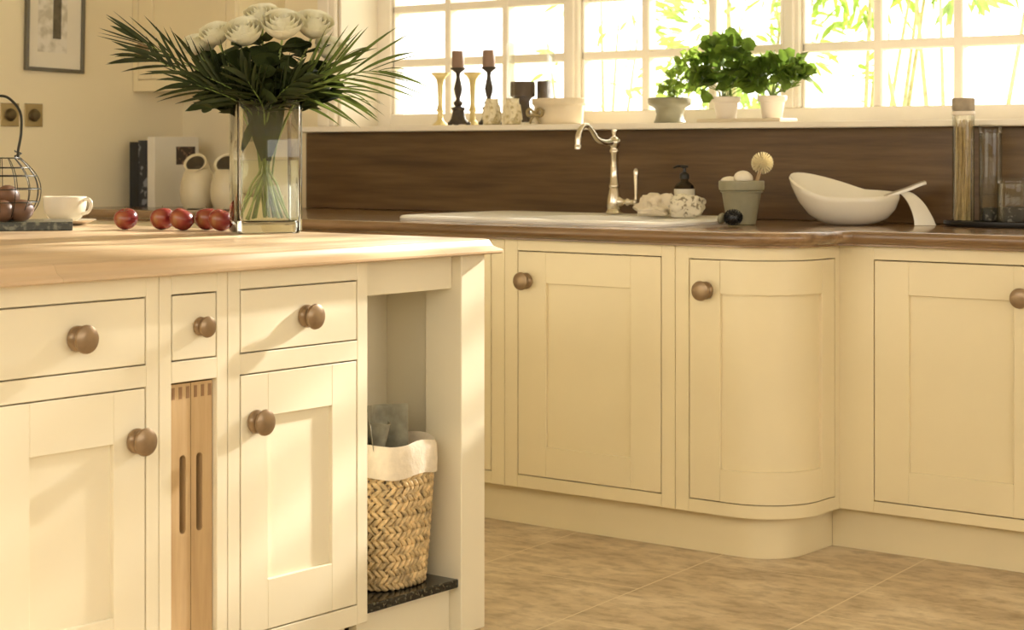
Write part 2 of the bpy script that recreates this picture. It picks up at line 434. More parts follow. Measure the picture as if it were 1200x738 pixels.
def cabinet(name, label, loc, rz, W, z0, z1, depth, sl, sr, cells, paint, group=None, stile=.1, rails=(.094, .09), carcass=True, open_top=False):
    """face-framed cabinet facing local -y. cells: (kind, z0, z1, knob_x, knob_z) from top to bottom"""
    t = thing(name, label, 'cabinet', loc, rz, group)
    bm = B(); bv = .0012; g = .003
    box(bm, .0008, sl, 0, .022, z0, z1, bv); box(bm, W - sr, W - .0008, 0, .022, z0, z1, bv)
    zs = [z1] + [q for c in cells for q in (c[2], c[1])] + [z0]
    for a, b in zip(zs[0::2], zs[1::2]):
        if a - b > .004: box(bm, sl, W - sr, 0, .022, b, a, bv)
    obj('face_frame', bm, paint, t)
    bm = B()
    if carcass: box(bm, .001, W - .001, .024, depth, z0, z1 - .001)
    else:
        box(bm, .001, .018, .023, depth, z0, z1 - .001); box(bm, W - .018, W - .001, .023, depth, z0, z1 - .001)
        box(bm, .018, W - .018, depth - .02, depth, z0, z1 - .001); box(bm, .018, W - .018, .023, depth - .02, z0, z0 + .018)
        if not open_top: box(bm, .018, W - .018, .023, depth - .02, z1 - .02, z1 - .001)
    obj('carcass', bm, paint, t)
    for c in cells:
        x0, x1 = sl + g, W - sr - g
        if c[0] == 'door':
            bm = B(); shaker(bm, x0, x1, c[1] + g, c[2] - g, stile, rails[0], rails[1])
            d = obj('door', bm, paint, t)
        elif c[0] == 'drawer':
            bm = B(); box(bm, x0, x1, 0, .022, c[1] + g, c[2] - g, .0012)
            d = obj('drawer', bm, paint, t)
        else: continue
        if c[3] is not None: knob(d, c[3], c[4], k=c[5] if len(c) > 5 else .97)
    return t

ZF0, ZF1 = .121, .873
YA, YB = 4.478, 4.779
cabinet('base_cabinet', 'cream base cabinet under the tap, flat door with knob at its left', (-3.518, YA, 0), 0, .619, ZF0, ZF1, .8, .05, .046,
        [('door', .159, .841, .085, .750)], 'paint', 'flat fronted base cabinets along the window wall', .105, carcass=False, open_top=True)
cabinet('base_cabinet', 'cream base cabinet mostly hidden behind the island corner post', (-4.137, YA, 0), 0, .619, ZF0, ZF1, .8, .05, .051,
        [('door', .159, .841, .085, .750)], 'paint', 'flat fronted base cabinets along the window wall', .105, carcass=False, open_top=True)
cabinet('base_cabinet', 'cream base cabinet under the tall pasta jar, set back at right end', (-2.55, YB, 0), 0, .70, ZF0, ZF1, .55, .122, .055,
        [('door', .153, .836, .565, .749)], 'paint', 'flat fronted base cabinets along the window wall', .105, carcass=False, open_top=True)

# curved unit: a quarter cylinder between the two runs
CX, CY, RR, YE = -2.715, 4.658, .18, 4.778
def apt(th, r, z): return (CX + r * math.cos(th), CY + r * math.sin(th), z)
def arc_box(bm, a0, a1, r0, r1, z0, z1, n=16, flat=0., tail=0.):
    """curved slab from angle a0 to a1; flat / tail: straight lead-in on the left and lead-out along +y"""
    rings = []
    def ring(p0, p1): return [(p1[0], p1[1], z0), (p0[0], p0[1], z0), (p0[0], p0[1], z1), (p1[0], p1[1], z1)]
    if flat:
        a, b = apt(a0, r0, 0), apt(a0, r1, 0); rings.append(ring((a[0] - flat, a[1]), (b[0] - flat, b[1])))
    for i in range(n + 1):
        th = a0 + (a1 - a0) * i / n; rings.append(ring(apt(th, r0, 0), apt(th, r1, 0)))
    if tail:
        a, b = apt(a1, r0, 0), apt(a1, r1, 0); rings.append(ring((a[0], a[1] + tail), (b[0], b[1] + tail)))
    loft(bm, rings, True, True, True)
H0, H1 = R(-90), 0.
t = thing('curved_cabinet', 'cream base cabinet with a rounded corner door and plinth', 'cabinet', (CX, CY, 0))
bm = B()
box(bm, -2.898, -2.853, YA, YA + .022, ZF0, ZF1, .0012)
FL, TL = -2.715 + 2.853, .12
arc_box(bm, H0, H1, RR - .022, RR, ZF0, .157, 20, FL, TL); arc_box(bm, H0, H1, RR - .022, RR, .839, ZF1, 20, FL, TL)
box(bm, CX + RR - .022, CX + RR, 4.752, YE, .157, .839)
obj('face_frame', bm, 'paint', t, True, 30)
bm = B(); arc_box(bm, H0, H1, .02, RR - .025, ZF0, ZF1 - .001, 20, .17, .12)
obj('carcass', bm, 'paint', t, True, 30)
bm = B(); zl, zh = .160, .836
FD = FL - .003
box(bm, CX - FD, CX - .035, YA, YA + .022, zl, zh, .0012)
box(bm, CX + RR - .022, CX + RR, 4.676, 4.749, zl, zh, .0012)
for z0, z1 in ((zh - .094, zh), (zl, zl + .09)): arc_box(bm, H0, H1, RR - .020, RR, z0, z1, 18, .0335, .0165)
arc_box(bm, H0, H1, RR - .018, RR - .010, zl + .086, zh - .09, 18, .037, .02)
d = obj('door', bm, 'paint', t, True, 30)
bm = B(); lathe(bm, KNOB, (0, 0, 0), 24, KM)
k = obj('knob', bm, 'knob', d, smooth=40); k.location = (-2.795 - CX, YA - .0005 - CY, .750)

# plinths
bm = B(); pts = [(-4.137, 4.528), (CX, 4.528)]
arc_box(bm, H0, H1, .112, .13, .0005, ZF0 - .001, 20, 1.42, .171)
tag(obj('plinth', bm, 'paint', smooth=30, origin=(CX, 4.528, 0)), 'cream plinth under sink cabinets, curving round at its right end', 'plinth')
bm = B(); box(bm, -2.584, -1.85, 4.829, 4.847, .0005, ZF0 - .001)
tag(obj('plinth', bm, 'paint', origin=(-2.2, 4.829, 0)), 'straight cream plinth under the set-back right cabinet', 'plinth')

# long worktop with a bowed sink section
def arcpts(cx, cy, r, a0, a1, n=12): return [(cx + r * math.cos(R(a0 + (a1 - a0) * i / n)), cy + r * math.sin(R(a0 + (a1 - a0) * i / n))) for i in range(n + 1)]
OV = .045
line = [(XL + .002, YB - OV), (-4.945, YB - OV), (-4.925, YB - OV - .02)]
line += arcpts(-4.70, 4.658, .225, 180, 270, 12)
line += arcpts(CX, CY, .225, -90, 0, 14)
line += [(CX + .225, YB - OV - .02), (CX + .225 + .02, YB - OV), (-1.85, YB - OV)]
def normals(L):
    out = []
    for i in range(len(L)):
        a, b, c = L[max(i - 1, 0)], L[i], L[min(i + 1, len(L) - 1)]
        def nn(p, q):
            dx, dy = q[0] - p[0], q[1] - p[1]; l = math.hypot(dx, dy) or 1; return (dy / l, -dx / l)
        n1 = nn(a, b) if i else nn(b, c); n2 = nn(b, c) if i < len(L) - 1 else nn(a, b)
        m = (n1[0] + n2[0], n1[1] + n2[1]); l = math.hypot(*m) or 1; out.append((m[0] / l, m[1] / l))
    return out
nrm = normals(line)
def off(d, z): return [(p[0] + n[0] * d, p[1] + n[1] * d, z) for p, n in zip(line, nrm)]
prof = [(-.034, .8745), (-.020, .8745), (-.020, .880), (-.012, .884), (-.004, .890), (0, .898), (-.001, .907), (-.005, .9135), (-.012, .917), (-.02, .918)]
SINK = (-3.54, 4.865, 1.04, .60)          # centre x, y, width, depth
def fill_top(bm, outer, hole, z):
    a = [bm.verts.new((p[0], p[1], z)) for p in outer]; es = [bm.edges.new((a[i], a[(i + 1) % len(a)])) for i in range(len(a))]
    if hole:
        h = [bm.verts.new((p[0], p[1], z)) for p in hole]; es += [bm.edges.new((h[i], h[(i + 1) % len(h)])) for i in range(len(h))]
    bmesh.ops.triangle_fill(bm, use_beauty=True, edges=es)
bm = B(); loft(bm, [off(*p) for p in prof], False)
back = [(-1.85, YW - .001), (XL + .002, YW - .001)]
hole = rrect(SINK[0], SINK[1], SINK[2] - .06, SINK[3] - .06, .06, 5)
fill_top(bm, [p[:2] for p in off(-.02, .918)] + back, hole, .918)
fill_top(bm, [p[:2] for p in off(-.034, .8745)] + back, hole, .8745)
e0 = off(-.02, .918)
for xx, i in ((-1.85, -1), (XL + .002, 0)):
    ps = [off(*p)[i] for p in prof]; ps += [(xx, YW - .001, .918), (xx, YW - .001, .8745)]
    bm.faces.new([bm.verts.new(p) for p in ps])
loft(bm, [[(p[0], p[1], z) for p in hole] for z in (.8745, .918)])
bmesh.ops.remove_doubles(bm, verts=bm.verts, dist=.0002)
tag(obj('worktop', bm, 'worktop', smooth=35, origin=(-3.5, 4.9, .8745)), 'long dark wood worktop with bowed edge below the window', 'worktop')
# hidden part of the run towards the left corner
cabinet('base_cabinet', 'cream base cabinet in the far left corner, behind the island', (XL + .003, YB, 0), 0, .90, ZF0, ZF1, .55, .05, .05,
        [('door', .159, .841, .085, .750)], 'paint', 'flat fronted base cabinets along the window wall', .105, carcass=False, open_top=True)

# sink: inset ceramic sink with rim, bowl and drainer
t = thing('sink', 'white inset ceramic sink with drainer below the tap', 'sink', (SINK[0], SINK[1], .918))
bm = B(); sx, sy, sw, sd = SINK
def rr(w_, d_, r_, z, dx=0, dy=0): return [(p[0], p[1], z) for p in rrect(sx + dx, sy + dy, w_, d_, r_, 6)]
loft(bm, [rr(sw - .07, sd - .07, .05, .885), rr(sw - .07, sd - .07, .05, .9185), rr(sw, sd, .075, .9185), rr(sw + .004, sd + .004, .077, .926), rr(sw - .006, sd - .006, .075, .932),
          rr(sw - .03, sd - .03, .065, .934), rr(sw - .09, sd - .09, .06, .9325),
          rr(.46, .40, .07, .930, .10, -.03), rr(.45, .39, .07, .922, .10, -.03), rr(.42, .36, .07, .80, .10, -.03), rr(.34, .28, .07, .745, .10, -.03), rr(.05, .05, .02, .742, .10, -.03)], True, False, True)
obj('basin', bm, 'sink', t, True, 35)
# tap
FX, FY, FZ = -3.545, 5.105, .934
t = thing('kitchen_tap', 'nickel swan neck tap with lever handle behind the sink', 'tap', (FX, FY, FZ))
bm = B(); lathe(bm, [(.030, 0), (.031, .004), (.028, .010), (.024, .016), (.026, .03), (.025, .05), (.019, .075), (.0165, .085), (.019, .09), (.019, .095), (.015, .1), (.0135, .14), (.0135, .20), (.016, .204), (.016, .21), (.0135, .215), (.014, .222), (.0195, .23), (.021, .238), (.0195, .246), (.013, .252), (.008, .256), (.007, .262), (.010, .27), (.0095, .277), (.004, .281), (.001, .282)], (0, 0, 0), 20)
obj('body', bm, 'chrome', t, smooth=40)
bm = B(); sp = bez([(0, -.012, .238), (-.004, -.05, .236), (-.008, -.085, .247), (-.012, -.112, .276), (-.014, -.135, .292), (-.016, -.16, .288), (-.018, -.178, .262), (-.018, -.182, .225)], 6)
tube(bm, sp, [.0095 + .0015 * math.cos(i / len(sp) * 6) for i in range(len(sp))], 10)
lathe(bm, [(.009, 0), (.0115, .002), (.0115, .014), (.009, .018)], (-.018, -.182, .214), 12)
obj('spout', bm, 'chrome', t, smooth=45)
bm = B(); lathe(bm, [(.017, .018), (.018, .022), (.012, .03), (.009, .045), (.0125, .052), (.0125, .056), (.008, .062), (.0085, .078), (.012, .084), (.010, .092), (.002, .096)], (0, 0, .040), 14, Matrix.Rotation(R(90), 4, 'Y'))
h = obj('handle_arm', bm, 'chrome', t, smooth=40)
bm = B(); lathe(bm, [(.0065, 0), (.0055, .02), (.0065, .05), (.0085, .085), (.0095, .1), (.006, .108), (.001, .11)], (.087, 0, .042), 12)
obj('lever', bm, 'chrome', h, smooth=40)

# ------------------------------------------------------------------ the island (long face towards +x)
XI = -2.80
def isl(y): return (XI, y, 0)
IZ0, IZ1 = .095, .8955
Q = R(90)
GRP = 'cream island cabinets'
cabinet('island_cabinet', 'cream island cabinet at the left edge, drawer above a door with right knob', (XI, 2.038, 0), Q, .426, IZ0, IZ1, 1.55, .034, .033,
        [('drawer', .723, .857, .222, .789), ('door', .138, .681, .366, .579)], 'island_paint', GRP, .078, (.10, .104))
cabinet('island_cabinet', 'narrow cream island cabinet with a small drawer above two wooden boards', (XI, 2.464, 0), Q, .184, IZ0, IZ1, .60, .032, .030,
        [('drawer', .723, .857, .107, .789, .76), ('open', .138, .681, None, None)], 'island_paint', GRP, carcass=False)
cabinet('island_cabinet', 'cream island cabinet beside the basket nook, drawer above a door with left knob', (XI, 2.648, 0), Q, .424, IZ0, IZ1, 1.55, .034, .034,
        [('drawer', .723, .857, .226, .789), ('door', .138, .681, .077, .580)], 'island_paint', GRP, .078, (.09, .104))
bm = B(); box(bm, XI - 1.5, XI - .06, 2.06, 3.06, .0005, IZ0 - .001)
tag(obj('plinth', bm, 'island_paint', origin=(-3.4, 2.6, 0)), 'recessed cream plinth under the island cabinets', 'plinth')

# two pull-out boards with finger-jointed tops and long grip slots
def pull_board(y0, y1, slot, label):
    t = thing('wooden_board', label, 'board', (XI - .012, (y0 + y1) / 2, .1395), Q, 'wooden boards in the island slot')
    wd = y1 - y0; h = .676 - .1395; bm = B()
    sl = slot - (y0 + y1) / 2
    o = [(-wd / 2, 0), (wd / 2, 0), (wd / 2, h), (-wd / 2, h)]
    hw, zb, zt = .0085, .375 - .1395, .533 - .1395
    hl = [(sl + hw * math.cos(R(a)), zt - hw + hw * math.sin(R(a))) for a in range(0, 181, 20)] + [(sl + hw * math.cos(R(a)), zb + hw + hw * math.sin(R(a))) for a in range(180, 361, 20)]
    for yy in (0, .02):
        a = [bm.verts.new((p[0], yy, p[1])) for p in o]; hh = [bm.verts.new((p[0], yy, p[1])) for p in hl]
        es = [bm.edges.new((q[i], q[(i + 1) % len(q)])) for q in (a, hh) for i in range(len(q))]
        bmesh.ops.triangle_fill(bm, use_beauty=True, edges=es)
    loft(bm, [[(p[0], y, p[1]) for p in o] for y in (0, .02)]); loft(bm, [[(p[0], y, p[1]) for p in hl] for y in (0, .02)])
    bmesh.ops.remove_doubles(bm, verts=bm.verts, dist=.0001)
    obj('front', bm, 'board', t)
    bm = B(); box(bm, -wd / 2 + .002, wd / 2 - .002, .14, .5, .01, h - .01); box(bm, -wd / 2 + .002, -wd / 2 + .006, .02, .14, .01, h - .01); box(bm, wd / 2 - .006, wd / 2 - .002, .02, .14, .01, h - .01)
    obj('body', bm, 'inside', t)
    bm = B()
    for i in range(3):
        x = -wd / 2 + wd * (i * 2 + .8) / 6; box(bm, x, x + wd / 7, -.0008, .004, h - .030, h - .006)
    obj('finger_joint', bm, 'endgrain', t)
pull_board(2.4985, 2.5565, 2.536, 'left one of two upright oak boards with a slot, in the island')
pull_board(2.5585, 2.6155, 2.581, 'right one of two upright oak boards with a slot, in the island')

# open end: corner post, apron, panels, granite shelf
t = thing('open_shelf_unit', 'open cream end of the island with corner post and black granite shelf', 'shelf', (XI, 3.28, 0))
bm = B(); box(bm, XI - .112, XI, 3.399, 3.488, 0, IZ1, .002); obj('post', bm, 'island_paint', t, True)
bm = B(); box(bm, XI - .052, XI - .029, 3.0735, 3.3985, .816, IZ1, .0015); obj('apron', bm, 'island_paint', t, True)
bm = B(); box(bm, XI - .315, XI - .285, 3.0735, 3.4545, .131, IZ1); obj('back_panel', bm, 'island_paint', t, True)
bm = B(); box(bm, XI - 1.5, XI - .1125, 3.455, 3.478, .0, IZ1, .001); obj('end_panel', bm, 'island_paint', t, True)
bm = B(); box(bm, XI - .285, XI - .008, 3.0735, 3.3985, .109, .1295, .003, 2); box(bm, XI - .285, XI - .113, 3.3985, 3.454, .109, .1295); obj('shelf', bm, 'granite', t, True)
bm = B(); box(bm, XI - .06, XI - .036, 3.0735, 3.3985, 0, .1085, .001); obj('plinth_rail', bm, 'island_paint', t, True)

# island top
IX0, IX1, IY0, IY1 = -4.62, -2.764, 1.98, 3.522
bm = B()
prof = [(-.045, .897), (-.004, .897), (0, .900), (0, .9045), (-.004, .908), (-.012, .911), (-.019, .916), (-.023, .923), (-.026, .929), (-.032, .932)]
cx, cy = (IX0 + IX1) / 2, (IY0 + IY1) / 2
loft(bm, [[(p[0], p[1], z) for p in rrect(cx, cy, IX1 - IX0 + 2 * o, IY1 - IY0 + 2 * o, max(.012 + o * .2, .004), 4)] for o, z in prof], True, True, True)
tag(obj('island_worktop', bm, 'oak_top', smooth=35, origin=(cx, cy, .897)), 'pale oak island worktop with moulded edge, vase and apples on it', 'worktop')

# ------------------------------------------------------------------ wicker basket in the nook
BX, BY, BZ = -2.935, 3.262, .1305
t = thing('wicker_basket', 'woven wicker basket with white cloth lining on granite shelf', 'basket', (BX, BY, BZ))
bm = B(); rows, nn = 18, 40; hh = .305
def brad(z): return .086 + .021 * max(0, min(1, z / .3)) ** .8
def sq(a, r):  # squarish round
    k = (abs(math.cos(a)) ** 3.2 + abs(math.sin(a)) ** 3.2) ** (-1 / 3.2); return Vector((r * k * math.cos(a), r * k * math.sin(a), 0))
for j in range(rows):
    zc = (j + .5) * hh / rows; sgn = 1 if j % 2 else -1
    for i in range(nn):
        a = 2 * PI * (i + .25 * random.random()) / nn; pts = []; da = 2 * PI / nn * .85
        for k in range(5):
            u = k / 4 - .5; z = zc + sgn * u * hh / rows * 1.7
            p = sq(a + u * da * 1.9, brad(z) + .0045 * math.cos(u * PI)); p.z = max(.004, z); pts.append(p)
        tube(bm, pts, [.003, .0052, .006, .0052, .003], 6)
lathe(bm, [(brad(0) * .9, .002), (brad(0) * .98, .004), (brad(.15) * 1.0, .15), (brad(.3) * 1.0, hh), (brad(.3) * .9, hh), (brad(0) * .85, .012)], (0, 0, 0), 32)
obj('woven_body', bm, 'wicker', t, smooth=60)
bm = B(); rings = []
for r, z in ((.096, .20), (.100, .31), (.108, .335), (.115, .338), (.119, .325), (.119, .29), (.117, .262), (.114, .262)):
    rg = []
    for i in range(48):
        a = 2 * PI * i / 48; w_ = 1 + .012 * math.sin(a * 9 + z * 30) + .008 * math.sin(a * 17)
        p = sq(a, r * w_); p.z = z + .004 * math.sin(a * 5 + 1); rg.append(p)
    rings.append(rg)
loft(bm, rings); obj('cloth_lining', bm, 'linen', t, smooth=70)
def sheet(bm, c, w_, h_, yaw, tilt, curl, th=.003):
    n = 8; m_ = Matrix.Translation(c) @ Matrix.Rotation(yaw, 4, 'Z') @ Matrix.Rotation(tilt, 4, 'X')
    rows_ = []
    for i in range(n + 1):
        s = i / n - .5; row = []
        for z in (0, h_ * .5, h_): row.append(m_ @ Vector((s * w_, curl * (math.cos(s * 5) - .8) + .012 * math.sin(z * 30), z)))
        for z in (h_, h_ * .5, 0): row.append(m_ @ Vector((s * w_, curl * (math.cos(s * 5) - .8) + .012 * math.sin(z * 30) + th, z)))
        rows_.append(row)
    loft(bm, rows_, True, True, True)
for i, (dx, dy, w_, h_, yw, tl, cu, lb) in enumerate([
        (.008, .004, .100, .19, R(62), R(-7), .03, 'tallest grey folded paper leaning in the wicker basket'),
        (-.01, -.03, .09, .195, R(25), R(16), .05, 'grey crumpled paper at the left of the basket'),
        (.030, -.030, .055, .155, R(80), R(6), -.02, 'small grey folded paper at the front of the basket'),
        (-.035, .03, .085, .175, R(60), R(-10), -.02, 'grey paper sheet at the back of the wicker basket')]):
    bm = B(); sheet(bm, (0, 0, 0), w_, h_, yw, tl, cu)
    o = tag(obj('folded_paper', bm, 'grey_paper', smooth=60), lb, 'paper', 'grey papers in the wicker basket'); o.location = (BX + dx * .9, BY + dy * .9, BZ + .225)

# ------------------------------------------------------------------ vase with roses and palm
IT = .932
RV, DV = Vector((.7888, .6147, 0)), Vector((-.6147, .7888, 0))   # across and away from the viewer's side of the island
VC = Vector((-3.445, 3.390, IT)); VR = R(37.9 + 7.5 + 13)
t = thing('glass_vase', 'square clear glass vase of water holding white roses and palm fronds', 'vase', VC, VR)
W_, D_, H_ = .168, .118, .342
def vr(w_, d_, r_, z): return [(p[0], p[1], z) for p in rrect(0, 0, w_, d_, r_, 4)]
bm = B(); loft(bm, [vr(W_ - .012, D_ - .012, .01, .0005), vr(W_, D_, .012, .006), vr(W_, D_, .012, H_ - .003), vr(W_ - .004, D_ - .004, .011, H_), vr(W_ - .012, D_ - .012, .009, H_ - .002), vr(W_ - .014, D_ - .014, .008, .05), vr(W_ - .018, D_ - .018, .008, .034), vr(W_ - .05, D_ - .05, .008, .031)], True, True, True)
obj('glass', bm, 'vase_glass', t, smooth=50)
bm = B(); loft(bm, [vr(W_ - .017, D_ - .017, .008, .036), vr(W_ - .0165, D_ - .0165, .008, .187)], True, True, True)
obj('water', bm, 'water', t, smooth=50)

def V(r, d, z): return VC + RV * r + DV * d + Vector((0, 0, z))     # metres across, away, up from the vase foot

def rose_bloom(bm, c, ax, rad):
    ax = ax.normalized(); s, u = frame_at(ax)
    def petal(phi, spread, r0, hgt, out, nx=6, nz=6):
        rings = []
        for j in range(nz + 1):
            tt = j / nz
            rr_ = r0 * (.35 + .75 * math.sin(min(1, tt * 1.15) * PI / 2)) + out * max(0, tt - .55) ** 2 * 3
            zz = hgt * (tt - .12 * max(0, tt - .7) * out * 60)
            wd = spread * (.6 + .6 * math.sin(tt * PI * .62))
            row = []
            for i in range(nx + 1):
                q = i / nx * 2 - 1; a = phi + q * wd
                edge = -.035 * hgt * q * q * q * q * tt + .01 * rad * math.sin(phi * 7 + q * 9)
                row.append(c + (s * math.cos(a) + u * math.sin(a)) * (rr_ * (1 + .04 * math.sin(q * 5 + phi))) + ax * (zz + edge))
            rings.append(row)
        loft(bm, rings, False)
    n = 0
    for lay, (k, r0, hg, out, spd) in enumerate([(3, .20, 1.30, -.03, 1.2), (4, .38, 1.34, .0, 1.0), (5, .58, 1.28, .04, 1.0), (6, .78, 1.20, .08, 1.0), (7, .95, 1.08, .14, .95)]):
        for i in range(k):
            petal(2 * PI * i / k + lay * .8 + random.uniform(-.15, .15), spd, r0 * rad, hg * rad * random.uniform(.94, 1.05), out * rad)
    lathe(bm, [(.02 * rad, -.05 * rad), (.3 * rad, .05 * rad), (.32 * rad, .2 * rad)], c, 10, ax.to_track_quat('Z', 'Y').to_matrix().to_4x4(), True, True)

def blade(bm, base, tip, width, side, droop=0., n=5, cup=.25):
    """one pointed leaf from base to tip, folded along its rib"""
    base, tip = Vector(base), Vector(tip); L = (tip - base).length; d_ = (tip - base) / L
    side = (side - d_ * side.dot(d_))
    side = side.normalized() if side.length > 1e-4 else frame_at(d_)[0]
    nr = side.cross(d_)
    rows = []
    for i in range(n + 1):
        tt = i / n; w_ = width * (math.sin(PI * min(1, .12 + tt * .88)) ** .8) * (1 if tt < 1 else .05)
        p = base + d_ * L * tt + Vector((0, 0, -droop * tt * tt))
        rows.append([p - side * w_ * .5 + nr * w_ * cup, p, p + side * w_ * .5 + nr * w_ * cup])
    loft(bm, rows, False)

def rose(i, hx, hd, hz, rad, foot, label):
    head = V(hx, hd, hz); neck = V(hx * .07, hd * .1 - .004, .187); ft = V(foot[0], foot[1], .042)
    o = thing('rose', label, 'rose', head, 0, 'white roses in the glass vase')
    ax = Vector((head - neck)).normalized() * .7 + Vector((0, 0, .45)) - DV * .75
    bm = B(); rose_bloom(bm, head - ax.normalized() * rad * .4, ax, rad); obj('bloom', bm, 'rose', o, True, 70)
    bm = B(); pts = bez([ft, ft.lerp(neck, .55), neck, neck.lerp(head, .5) - (RV * hx + DV * hd) * .10, head - ax.normalized() * rad * .45], 6); tube(bm, pts, .0032, 6); obj('stem', bm, 'stem_pale', o, True, 60)
    bm = B()
    for k in range(18):
        tt = .46 + .025 * k; b_ = neck.lerp(head, min(tt, .88)); a = random.uniform(0, 2 * PI)
        dr = RV * math.cos(a) * 1.1 + DV * math.sin(a) + Vector((0, 0, random.uniform(-.15, .6)))
        dr.normalize(); blade(bm, b_, b_ + dr * random.uniform(.055, .095), random.uniform(.036, .054), Vector((random.uniform(-1, 1), random.uniform(-1, 1), .3)), .012, 5, .12)
    obj('leaves', bm, 'rose_leaf', o, True, 60)
def px(u, v): return ((u - 312) / 454.6, (272.6 - v) / 454.6)
for i, (u, v, dd, rad, lb) in enumerate([
        (228, 47, .03, .030, 'leftmost white rose, half hidden by palm leaflets'),
        (256, 36, -.01, .033, 'second white rose from the left, above the dark leaves'),
        (291, 36, -.05, .040, 'large open white rose left of the vase middle'),
        (305, 14, .04, .036, 'white rose at the top, behind the front blooms'),
        (334, 28, -.04, .043, 'largest open white rose, right of the vase middle'),
        (367, 26, .01, .041, 'white rose at upper right, beside the window casing'),
        (386, 53, .02, .034, 'rightmost white rose, low among the palm leaflets'),
        (240, 42, .07, .028, 'small white rose behind the two left roses')]):
    a, b = px(u, v + 9); ft = ((.068 - .011 * (i % 4)) * (1 if i % 2 else -1), -.026 + .018 * (i % 3))
    rose(i, a, dd, b, rad * 1.12, ft, lb)

def frond(pts, nl, ll, label, wl=.013, lift=.2, mat='palm', droop=.015, start=.42, spread=.95, foot=(0, 0), thick=1., sides=(-1, 1)):
    """palm frond: rachis through pts with leaflets on both sides"""
    ft = V(foot[0], foot[1], .045)
    P = [V(*q) for q in pts]
    o = thing('palm_frond', label, 'palm frond', P[0], 0, 'palm fronds in the glass vase')
    kn = len(P); start = (start * kn + 1) / (kn + 1); cur = bez([ft, V(foot[0] * -.12, foot[1] * .3 - .006, .187)] + P, 10); bm = B(); tube(bm, cur, [.0038 * (1 - .8 * i / len(cur)) for i in range(len(cur))], 6); obj('rachis', bm, 'stem', o, True, 60)
    bm = B(); n = len(cur)
    for k in range(nl):
        tt = start + (1 - start) * k / (nl - 1); f = tt * (n - 1); i = min(int(f), n - 2); p = cur[i].lerp(cur[i + 1], f - i)
        tg = (cur[min(i + 2, n - 1)] - cur[max(i - 1, 0)]).normalized()
        q = (tt - start) / (1 - start)
        L = ll * (.55 + .75 * math.sin(PI * min(1, q * .8 + .18))) * random.uniform(.85, 1.12)
        nrm_ = Vector((0, 0, 1)) - tg * tg.z
        sd = tg.cross(Vector((0, 0, 1))); sd = sd.normalized() if sd.length > .1 else RV.copy()
        face = (DV * -1 - tg * tg.dot(DV * -1)).normalized()
        up = face.cross(tg).normalized()
        for s_ in sides:
            if k == nl - 1 and s_ == 1: continue
            dr = tg * (.75 + q * .6) + up * s_ * spread * (1 - q * .6) + face * random.uniform(-.25, .45) + Vector((0, 0, lift * random.uniform(.3, 1)))
            dr.normalize()
            blade(bm, p, p + dr * L, wl * thick * random.uniform(.8, 1.15), up.cross(dr) * .5 + face * .6 + tg * .3, droop * random.uniform(.3, 1.6), 6, .18)
    obj('leaflets', bm, mat, o, True, 60)
def pp(*l): return [(*px(u, v)[:1], d_, px(u, v)[1]) for u, v, d_ in l]
frond(pp((306, 150, 0), (290, 118, -.02), (240, 85, -.06), (196, 62, -.08), (168, 48, -.08)), 8, .14, 'long dark palm frond reaching furthest out over the left wall', .010, .10, foot=(.03, .01), start=.5, spread=.40, droop=.012)
frond(pp((308, 150, .01), (280, 116, .04), (225, 88, .10), (178, 70, .13), (152, 64, .13)), 6, .115, 'palm frond behind the long left frond, pointing at the picture', .009, .0, foot=(.04, .02), start=.55, spread=.36, droop=.02)
frond(pp((305, 150, -.01), (285, 122, -.05), (252, 106, -.07), (222, 97, -.07)), 8, .10, 'short low palm frond drooping at the left of vase', .010, -.05, foot=(.02, .0), start=.5, spread=.45, droop=.02)
frond(pp((306, 150, .0), (285, 118, -.03), (240, 98, -.07), (195, 74, -.08)), 13, .125, 'low palm frond with upright leaflets like dark spikes, at left', .010, .55, foot=(.03, -.01), start=.40, spread=1.1, sides=(-1,), droop=.0)
frond(pp((310, 150, .0), (300, 122, -.04), (275, 104, -.08), (250, 92, -.09)), 12, .10, 'short palm frond with upright spiky leaflets before the left roses', .011, .6, foot=(.03, -.02), start=.36, spread=1.1, sides=(-1,), droop=.0)
frond(pp((318, 150, 0), (338, 118, -.01), (375, 98, -.03), (420, 86, -.04), (456, 84, -.04)), 10, .175, 'long palm frond arching right across the window frame', .0088, .16, 'palm_bright', foot=(-.03, .0), start=.44, spread=.62, droop=.035)
frond(pp((318, 150, .01), (340, 120, .03), (375, 108, .06), (408, 108, .06)), 8, .13, 'low palm frond drooping at right over the sill end', .0095, -.10, 'palm_bright', foot=(-.035, .01), start=.5, spread=.6, droop=.045)
frond(pp((316, 150, 0), (338, 118, -.03), (372, 92, -.05), (405, 68, -.05)), 8, .15, 'palm frond rising steeply at right beside the low rose', .0095, .2, 'palm_bright', foot=(-.025, -.012), start=.42, spread=.5)
frond(pp((312, 150, -.02), (312, 125, -.06), (302, 104, -.10), (292, 86, -.11)), 11, .085, 'short dark palm frond at the front above the rim', .017, .1, foot=(.0, -.02), start=.4, spread=.9)
frond(pp((314, 150, -.02), (322, 124, -.05), (342, 104, -.09), (360, 92, -.10)), 11, .085, 'short dark palm frond at the front right of the rim', .017, .1, foot=(.012, -.02), start=.4, spread=.9)
